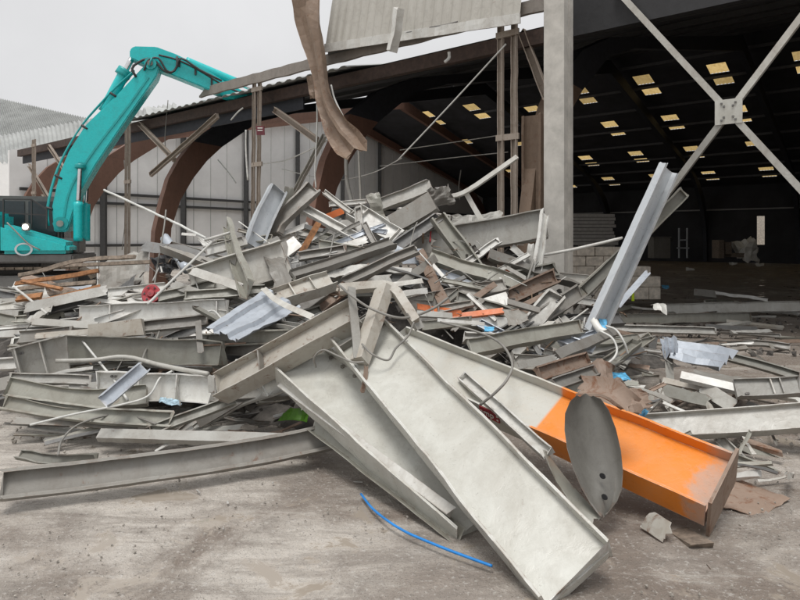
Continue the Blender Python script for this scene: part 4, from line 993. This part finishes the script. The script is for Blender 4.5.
 ('steel_channel','C',9,[(300,258),(345,250)],'mg','grey channel lying level under the white sloping channel',dict(off=.3)),
 ('steel_channel','C',8,[(320,245),(362,252)],'ol','olive channel half buried behind the long dusty beam',dict(off=.3)),
 ('steel_beam','I',20,[(268,301),(332,281)],'cr','rust washed beam stub lying behind the rusty cream stub',dict(off=.42,n=(0,-.55,.85))),
 ('steel_strip','P',6,[(263,288),(278,301),(312,317)],'pg','curved pale strip edging the rust washed beam stub',dict(off=.55)),
 ('steel_beam','I',13,[(372,226,9.3),(420,238,9.0)],'ol','rusty grey beam end jammed under the brown box girder at the peak',dict(n=(.1,-.8,.6))),
 ('steel_channel','C',10,[(398,214,9.5),(450,222,9.4)],'pg','pale channel lying level behind the brown box girder at the peak',dict(n=(0,-.8,.6))),
 ('steel_plate','P',14,[(404,236,9.0),(432,246,8.8)],'mg','dark bent plate wedged below the brown box girder',dict(warp=.03)),
 ('steel_beam','I',12,[(296,233,9.2),(356,247,8.9)],'ol','dull grey beam crossing under the white sloping channel',dict(n=(.1,-.8,.6))),
 ('box_section','B',9,[(340,226,9.4),(392,222,9.4)],'pg','pale box section lying flat behind the stepped white girder end',dict(n=(0,-.9,.5))),
 ('steel_channel','C',10,[(420,262,8.6),(482,281,8.3)],'mg','dark grey channel sloping under the grooved channel',dict()),
 # right side of the heap
 ('pole','T',3,[(538,256,9.0),(575,249,9.2),(622,238,9.5)],'wh','long thin white pole crossing in front of the concrete blocks',dict(warp=.003)),
 ('steel_beam','I',9,[(536,276,9.8),(592,281,9.7)],'pg','pale green tinged beam in front of the block wall',dict(n=fr_)),
 ('steel_beam','I',7,[(536,293,9.4),(602,304,9.2)],'wh','pale beam lying at the foot of the block wall',dict(n=fr_)),
 ('steel_channel','C',9,[(548,320,8.0),(612,262,8.3)],'ol','brown grey channel leaning right in front of the block wall',dict(n=(.3,-.9,.3))),
 ('purlin','C',22,[(591,332,7.0),(665.5,168,7.2)],'gl','tall galvanised purlin leaning high at the right of the heap',dict(n=(.55,-.85,.1),jag=.02,warp=.003,b=.10)),
 ('steel_channel','C',12,[(586,291,7.8),(650,227,7.7),(684,192,7.6)],'ol','olive channel leaning just behind the tall galvanised purlin',dict(n=(-.1,-.9,.4),tw=.5)),
 ('steel_strip','P',6,[(618,306,7.6),(648,272,7.7)],'gv','short lavender grey strip leaning before the concrete blocks',dict()),
 ('steel_channel','C',17,[(527,331,7.3),(556,297,7.6)],'pg','short wide channel with rusty rungs right of the orange bars',dict(n=(.1,-.6,.8))),
 ('steel_beam','I',14,[(470,348),(525,338),(580,328)],'ol','long olive beam with a torn pale lower flange right of the girders',dict(off=.42,n=(0,-.8,.6))),
 ('box_section','B',9,[(556,357),(614,332)],'mg','mud caked box section ending below the white pipe elbow',dict(off=.35,warp=.02)),
 ('steel_channel','C',13,[(538,376),(586,360)],'ru','rust brown channel behind the orange girder',dict(off=.3)),
 ('steel_channel','C',11,[(553,386),(594,372)],'mg','dusty channel between the rust brown channel and the curled plate',dict(off=.25)),
 ('steel_plate','P',8,[(518,365),(556,358)],'pg','pale plate wedged behind the long grey and orange girder',dict(off=.3)),
 ('box_section','B',6,[(508,302),(540,311)],'mg','short grey box section above the rung channel',dict(off=.35)),
 ('steel_channel','C',8,[(560,345),(600,333)],'gv','bluish channel lying behind the mud caked box section',dict(off=.3)),
 ('purlin','C',9,[(558,338),(592,350)],'gv','galvanised offcut below the foot of the tall purlin',dict(off=.3)),
 ('steel_beam','I',26,[(632,429,5.35),(840,415,5.0)],'pg','heavy olive beam lying level at the right edge above the orange girder',dict(n=(0,-.75,.65),warp=.006)),
 ('steel_beam','I',19,[(737,389,5.9),(800,386,5.8)],'pg','short pale beam end on the heavy olive beam at the right edge',dict(n=(0,-.8,.6))),
 ('box_section','B',9,[(679,376,6.4),(742,391,6.1)],'wh','white box section sloping down to the short pale beam end',dict(n=(0,-.7,.7))),
 ('steel_channel','C',10,[(716,354,7.6),(800,378,6.9)],'ol','long rust edged channel behind the white box section',dict()),
 ('steel_plate','P',11,[(668,347,7.4),(670,383,6.8)],'pg','upright pale plate under the crumpled bluish sheet',dict(n=(.1,-1,.1))),
 ('angle_iron','L',7,[(664,381,6.7),(702,388,6.5)],'cr','thin cream angle lying at the foot of the upright pale plate',dict()),
 ('steel_plate','P',14,[(702,387,6.3),(733,406,5.9)],'pg','triangular pale plate propped on the heavy olive beam',dict(n=(-.6,-.6,.5))),
 ('steel_plate','P',16,[(664,392,6.3),(706,400,6.1)],'ol','crumpled dark plate behind the heavy olive beam',dict(n=(0,-.6,.7),warp=.04)),
 ('steel_channel','C',10,[(659,388,6.5),(668,412,6.0)],'pg','short upright channel left of the crumpled dark plate',dict(n=(.2,-1,.1))),
 ('steel_channel','C',14,[(712,452,5.0),(775,478,4.6)],'ol','olive channel under the heavy beam right of the rusty end plate',dict()),
 ('steel_channel','C',11,[(720,440,5.2),(748,468,4.9)],'pg','pale channel end in the shade under the heavy olive beam',dict()),
 ('steel_beam','I',10,[(740,445,5.1),(795,470,4.9)],'ol','dusty beam at the right edge beneath the heavy olive beam',dict()),
 ('steel_beam','I',10,[(664,309,14.2),(800,306,13.8)],'pg','pale topped beam lying farthest back on the warehouse floor at right',dict(n=fr_)),
 ('steel_beam','I',9,[(606,319,12.4),(750,317,12.4)],'ol','long dusty beam lying on the floor right of the block wall',dict(n=fr_)),
 ('steel_channel','C',8,[(606,329,11.2),(714,332,10.9)],'pg','bright channel lying nearest along the warehouse floor edge',dict(n=(0,-.8,.6))),
 ('steel_strip','P',3.5,[(608,329,11.0),(680,343,10.0),(800,341,10.1)],'ru','long thin rusty strip across the floor at right',dict()),
 ('box_section','B',8,[(695,293,15.5),(715,295,15.3)],'mg','grey block of scrap on the warehouse floor behind the farthest beam',dict()),
 ('steel_strip','P',3,[(715,293,15.6),(768,300,15.0)],'wh','bent pale strip on the warehouse floor behind the farthest beam',dict(warp=.04)),
 ('steel_strip','P',3,[(748,349,9.6),(770,366,8.6)],'mg','short curved strip on the floor at the right edge',dict(tw=1)),
]
def detail(o, kd, w_, ps_, mt, op):
    off = op.get('off', .1); a_, c_ = pt(ps_[0], off), pt(ps_[-1], off)
    if len(ps_) != 2: return
    if len(ps_[0]) == 2:
        dm = (a_.y+c_.y)/2; a_ = P(ps_[0][0], ps_[0][1], a_.y*.55+dm*.45); c_ = P(ps_[1][0], ps_[1][1], c_.y*.55+dm*.45)
    n_ = op.get('n'); h = w_*((a_+c_)/2).y/FP
    if n_ is None: return
    if kd == 'I' and w_ >= 16:
        b_ = op.get('b', .5*h)
        for f in sorted(random.sample((.06,.22,.38,.55,.7,.93), 2)): stiff(o, a_, c_, f, n_, h, b_, mt)
        bolts(o, a_, c_, (.12,.15), n_, random.choice((-.3,.3))*h, .012*h+.004, 'dk', .012)
    elif kd == 'C' and w_ >= 14:
        bolts(o, a_, c_, (.05,.09,.9,.95), n_, random.choice((-.2,.2))*h, .03*h, 'dk', .013)
for nm_, kd, w_, ps_, mt, lb, op in T:
    if w_ >= 8 and kd in 'ICB' and ps_[0][0] < 560: w_ *= 1.14
    detail(mem(nm_, kd, w_, ps_, mt, lb, **op), kd, w_, ps_, mt, op)

# torn and crumpled sheets
sheet('deck_sheet', 'ribbed galvanised deck sheet lying in the middle left of the heap', [(206,330),(240,342),(302,310),(266,289)], 'gv', 30, 14, .012, (2.2, .022), off=.42)
sheet('crumpled_sheet', 'crumpled bluish sheet folded over the upright plate at right', [(664,336,7.5),(672,362,7.0),(716,372,6.9),(738,350,7.3)], 'gv', 7, 4, .02, (0, 0), tear=.02, fold=.045)
sheet('crumpled_sheet', 'blue grey fold of sheet draped left of the larger crumpled bluish one', [(660,340,7.4),(676,338,7.4),(678,354,7.1),(664,358,7.1)], 'gv', 5, 5, .03, fold=.05)
sheet('metal_sheet', 'standing olive sheet with a torn wavy top in front of the excavator', [(97,291,8.5),(142,287,8.4),(148,250,8.8),(100,262,8.8)], 'mg', 12, 8, .04, tear=.04)
sheet('metal_sheet', 'dark leaning plate left of the red disc', [(114,309,7.7),(133,307,7.7),(136,274,8.0),(119,288,8.0)], 'dk', 10, 10, .05)
sheet('metal_sheet', 'white torn sheet knotted on the left shoulder of the heap', [(196,236,9.2),(232,246,9.0),(236,258,8.8),(206,250,9.0)], 'wh', 12, 8, .08, tear=.03)
sheet('metal_sheet', 'small olive plate standing left of the pale beam on the peak', [(365,195,9.5),(379,192,9.5),(385,217,9.3),(373,219,9.3)], 'ol', 8, 8, .05)
sheet('metal_sheet', 'pale buckled sheet standing behind the large level girder', [(450,226,9.7),(500,224,9.6),(502,211,9.8),(453,215,9.8)], 'pg', 14, 6, .06, tear=.02)
sheet('metal_sheet', 'dark crumpled sheet right of the long dull orange bar', [(502,307),(527,310),(529,323),(508,328)], 'mg', 10, 8, .07, off=.4)
sheet('metal_sheet', 'shallow grey tray sheet beside the white box section at right', [(697,368,6.9),(768,380,6.5),(740,389,6.1),(684,374,6.5)], 'mg', 14, 6, .02)
sheet('metal_sheet', 'rusty chunk of buckled plate at the tip of the brown box girder', [(430,212,9.2),(452,206,9.2),(448,189,9.4),(428,194,9.3)], 'mg', 10, 8, .10, tear=.03)
sheet('metal_sheet', 'pale flap hanging from the peak above the grooved channel', [(398,243,8.7),(414,240,8.7),(418,250,8.6),(402,256,8.6)], 'wh', 8, 6, .06)
sheet('metal_sheet', 'rough grey buckled plate below the blade shaped channel', [(262,246),(286,242),(290,282),(274,288)], 'mg', 6, 7, .05, off=.45, tear=.03)
sheet('metal_sheet', 'dark hollow sheet behind the orange brown timber', [(288,240),(330,250),(322,276),(284,268)], 'dk', 10, 8, .08, off=.1)
sheet('metal_sheet', 'rusty torn sheet curling behind the orange girder flange', [(590,392,5.3),(640,386,5.3),(650,402,5.0),(606,406,4.9)], 'ru', 12, 8, .09, tear=.03)
sheet('metal_sheet', 'brown crumpled sheet under the mud caked box section', [(572,372),(612,362),(624,384),(590,392)], 'ru', 12, 8, .10, off=.25, tear=.03)
sheet('metal_sheet', 'dark folded tarpaulin scrap beside the arch foot at left', [(150,252,11.2),(172,250,11.2),(174,272,10.8),(154,274,10.8)], 'blk', 10, 10, .18)
sheet('metal_sheet', 'black sheet placed as the dark gap between the left beams', [(56,306),(84,303),(88,314),(60,318)], 'blk', 8, 6, .06, off=.1)  # black sheet fills in as the dark gap here
sheet('metal_sheet', 'pale scrap flap at the left edge above the white topped beam', [(22,314),(44,292),(60,300),(34,318)], 'pg', 8, 8, .08, off=.3)
sheet('metal_sheet', 'long white crumpled flange between the dusty beam and the girder stub', [(300,268),(370,262),(372,270),(306,278)], 'wh', 14, 5, .05, off=.32)
bag = sheet('plastic_bag', 'crumpled blue and white plastic bag among the lower left beams', [(161,400),(179,399),(180,406),(160,406)], 'bagm', 10, 8, .05, off=.18, cat='bag')
sheet('plastic_bag', 'large bright blue plastic scrap behind the orange girder edge', [(618,402,5.5),(646,405,5.4),(648,412,5.2),(622,413,5.2)], 'blue', 12, 8, .07, cat='plastic')
sheet('plastic_bag', 'blue glove like plastic scrap on the debris right of the rust brown channel', [(607,370,6.9),(622,373,6.8),(631,381,6.6),(614,380,6.6)], 'blue', 10, 6, .05, cat='plastic')
sheet('plastic_bag', 'tiny blue scrap under the tall purlin foot', [(598,320,7.0),(607,322,7.0),(606,330,6.9),(600,329,6.9)], 'blue', 5, 5, .03, cat='plastic')
sheet('plastic_bag', 'tiny blue scrap on the floor right of the block wall', [(661,284,17),(669,284,17),(669,287,16.6),(662,287,16.6)], 'blue', 5, 4, .04, cat='plastic')
sheet('plastic_bag', 'small light blue scrap near the long dull orange bar', [(484,325),(494,326),(493,330),(485,329)], 'blue', 5, 4, .03, off=.5, cat='plastic')
sheet('plastic_sheet', 'clear white plastic scrap lying against the foot of the block wall', [(650,304,11.5),(664,304,11.5),(668,313,11.2),(655,311,11.2)], 'pvc', 7, 5, .06, cat='plastic')
for (x_, y_, D_, lb) in ((690,268,20,'white paper scrap on the shaded floor right of the block wall'), (733,262,25,'pale litter scrap far back on the shaded floor'), (760,263,25,'small pale litter scrap far back near the right edge')):
    sheet('litter', lb, [(x_-4,y_,D_),(x_+4,y_,D_),(x_+4,y_+2,D_-1),(x_-4,y_+2,D_-1)], 'pvc', 5, 4, .05, cat='litter')
mem('pvc_pipe', 'T', 0, [(594,321,6.9),(600,330,6.8),(612,335,6.75)], 'pvc', 'white plastic pipe elbow at the foot of the tall purlin', m=.085, warp=.0)
mem('duct_pipe', 'T', 10, [(165,238,11),(175,252,10.7),(188,270,10.2)], 'gv', 'bluish grey duct leaning beside the brown arch foot', warp=.01)
wire('wire', 'tangle loop of pale cable right of the tall purlin foot', [(600,331,6.6),(612,338,6.5),(617,350,6.4),(612,360,6.3),(600,366,6.3),(590,362,6.4)], .012, 'wwire')
wire('wire', 'second smaller loop of pale cable beside the white pipe elbow', [(606,326,6.7),(616,330,6.6),(624,342,6.5),(628,354,6.5)], .012, 'wwire')
wire('wire', 'long thin cable trailing over the floor towards the upright plate', [(612,366,6.5),(630,358,7.2),(648,355,7.4),(662,358,7.2),(672,364,6.9)], .010, 'wire')
wire('wire', 'looping wire over the short twisted channel at far left', [(58,455),(62,440),(76,426),(100,417),(126,414),(156,424)], .009, 'wire', off=.16)
wire('wire', 'long pale wire sweeping up over the curved beam at left', [(30,425),(75,414),(120,405),(148,396),(160,378),(172,371)], .009, 'wwire', off=.34)
wire('wire', 'thin red cable hanging from the peak by the box girder', [(432,219,9.0),(431,228,8.9),(430,242,8.8)], .012, 'red')
wire('wire', 'thin dark wire rising above the red disc', [(153,296,8.4),(158,262,8.8),(164,228,9.2),(166,210,9.4)], .012, 'wire')
# red disc
bm = bmesh.new(); c_ = P(151, 294, 7.5); n_ = Vector((.15,-.85,.5)).normalized(); xx = n_.cross(Vector((0,0,1))).normalized(); yy = xx.cross(n_)
rg = []
for rad, dz in ((.015,.03),(.045,.03),(.05,.0),(.10,.012),(.125,.012),(.13,-.02)):
    rg.append([bm.verts.new(c_+(xx*math.cos(2*PI*i/28)*.85+yy*math.sin(2*PI*i/28))*rad+n_*dz) for i in range(28)])
bm.faces.new(rg[0])
for a, b_ in zip(rg, rg[1:]):
    for i in range(28): bm.faces.new((a[i], a[(i+1)%28], b_[(i+1)%28], b_[i]))
bm.faces.new(rg[-1])
rd = tag(link('red_disc', bm, 'red'), 'round red ribbed disc lying among the grey scrap at left', 'disc')
for k in range(6):
    a_ = k*PI/3; bm = bmesh.new(); c2 = c_+(xx*math.cos(a_)*.85+yy*math.sin(a_))*.085+n_*.016
    sweep(bm, [(.012*math.cos(q*PI/4), .012*math.sin(q*PI/4)) for q in range(8)], [c2, c2+n_*.004], xx); link('hole', bm, 'blk', rd)
# rungs of the wide channel
# ------------------------------------------------------------------ many smaller offcuts jammed between
fill = {'l': ('offcuts at the left of the heap', 'small grey steel offcut jammed between the long beams at the left'),
        'c': ('offcuts in the middle of the heap', 'small grey steel offcut jammed between larger pieces below the peak'),
        'r': ('offcuts at the right of the heap', 'small grey steel offcut jammed in the debris behind the orange girder')}
cnt = 0; tries = 0
while cnt < 225 and tries < 5000:
    tries += 1
    px = random.uniform(15, 625); py = random.uniform(228, 425)
    D = surfD(px, py, .02); p = P(px, py, D)
    if H(p.x, p.y) < .22 or abs(p.z-H(p.x, p.y)) > .12: continue
    z_ = 'l' if px < 205 else ('c' if px < 480 else 'r')
    if z_ == 'l' and py > 405: continue
    if px > 330 and py < 222: continue
    if px > 392 and py < 264 or (85 < px < 205 and py < 292): continue
    if px > 545 and py < 318: continue
    if px > 330 and py > 300+(px-390)*.41: continue
    if px > 600: continue
    ang = random.gauss(-.03, .17) if z_ == 'l' else random.gauss(-.2, .62)
    big = random.random() < .66 and not (py < 248 and px > 205); ang = max(-.7, min(.55, ang)) if big else ang; L_ = (random.uniform(60, 140) if big else random.uniform(20, 65))*(1.25 if z_ == 'l' else 1); dx, dy = math.cos(ang)*L_/2, math.sin(ang)*L_/2*.8
    kd = random.choice('IICCCPPLB'); nm_ = {'I':'steel_beam','C':'steel_channel','P':'steel_plate','L':'angle_iron','B':'box_section'}[kd]
    mt = random.choices(['pg','ol','mg','wh','cr','gv','dk','ru'], [5,5,5,5,1.2,1.2,3,1.6])[0]
    o_ = mem(nm_, kd, (random.choice((8,10,13,16)) if big else random.choice((4,5,6,8))), [(px-dx, py-dy), (px+dx, py+dy)], mt, fill[z_][1], off=random.uniform(-.08, .06) if big else random.uniform(.0, .2), tw=random.gauss(0, .5), warp=random.choice((.008,.02,.04)), group=fill[z_][0])
    o_['category'] = 'offcut'; cnt += 1

for zone, lb, N, (xa, xb, ya, yb), zz in (('a','muddy offcut in the tangle right of the orange girder flange',46,(556,655,338,408),(.02,.28)),
                                     ('b','loose offcut lying under and around the heavy pale beam at the right edge',46,(655,790,385,478),(.02,.12)),
                                     ('c','thin scrap strip lying along the warehouse floor at the right',34,(600,790,300,352),(.02,.06)),
                                     ('d','flat offcut on the concrete along the foot of the heap at left',26,(20,300,412,440),(.02,.10))):
    for k in range(N):
        px = random.uniform(xa, xb); py = random.uniform(ya, yb); h_ = random.uniform(*zz)
        if zone == 'a' and py > 318+(px-487)*.42+38: continue
        D = (CAMH-h_)/((py-HY)/FP)
        if zone == 'b' and D < 4.9 and px < 735: continue
        ang = random.gauss(0, .25) if zone in 'cd' else random.uniform(-1.0, 1.0); L_ = random.uniform(14, 46)*(1.6 if zone in 'cd' else 1.35 if zone == 'b' else 1)
        dx = math.cos(ang)*L_/2*D/FP; dy = math.sin(ang)*L_/2*D/FP*2; c_ = P(px, py, D); e_ = Vector((dx, -dy, random.uniform(-.04, .06)))
        a_, q_ = c_-e_, c_+e_; a_.z = max(a_.z, .015); q_.z = max(q_.z, .015)
        def tp(v): return (400+FP*v.x/v.y, HY-FP*(v.z-CAMH)/v.y, v.y)
        kd = random.choice('CPPBLI'); nm_ = {'I':'steel_beam','C':'steel_channel','P':'steel_strip','L':'angle_iron','B':'box_section'}[kd]
        o_ = mem(nm_, kd, random.uniform(2.5, 7.5), [tp(a_), tp(q_)], random.choices(['pg','mg','ol','ru','dk','wh','cr'], [4,5,4,3 if zone != 'c' else 1,2,2,1])[0], lb, n=(random.uniform(-.3,.3), -.5, .8), warp=random.choice((.006,.02,.04)), tw=random.gauss(0,.6), group={'a':'offcuts tangled beside the orange girder','b':'offcuts around the heavy pale beam','c':'strips along the warehouse floor','d':'offcuts along the foot of the heap'}[zone])
        o_['category'] = 'offcut'
cnt = 0
while cnt < 34:
    px = random.uniform(30, 590); py = random.uniform(235, 400)
    if px > 330 and py > 296+(px-390)*.41: continue
    D = surfD(px, py, .1); p = P(px, py, D)
    if H(p.x, p.y) < .25 or abs(p.z-H(p.x, p.y)) > .2: continue
    ang = random.gauss(-.2, .7); L_ = random.uniform(22, 75); dx, dy = math.cos(ang)*L_/2, math.sin(ang)*L_/2
    side = 'left' if px < 205 else ('right' if px > 420 else 'middle')
    if random.random() < .5:
        o_ = mem('steel_tube', 'T', random.uniform(1.1, 2.4), [(px-dx, py-dy), (px+dx, py+dy)], random.choice(('wh','wwire','wire','ru')), 'thin loose rod lying over the scrap in the %s of the heap' % side, off=random.uniform(.15, .35), warp=.01, group='thin rods in the %s of the heap' % side)
        o_['category'] = 'rod'; o_.name = 'thin_rod'
    else:
        wire('wire', 'short curling wire among the scrap in the %s of the heap' % side, [(px-dx, py-dy), (px-dx*.3, py-dy*.2+random.uniform(-10, 6)), (px+dx*.4, py+dy*.4+random.uniform(-8, 8)), (px+dx, py+dy)], random.choice((.006,.008,.011)), random.choice(('wire','wwire')), off=random.uniform(.15, .3), group='curling wires in the %s of the heap' % side)
    cnt += 1
for o in list(S.objects):
    if o.parent is None and 'label' in o and 'kind' not in o: o['kind'] = 'thing'
    if 'o_' in o: del o['o_']
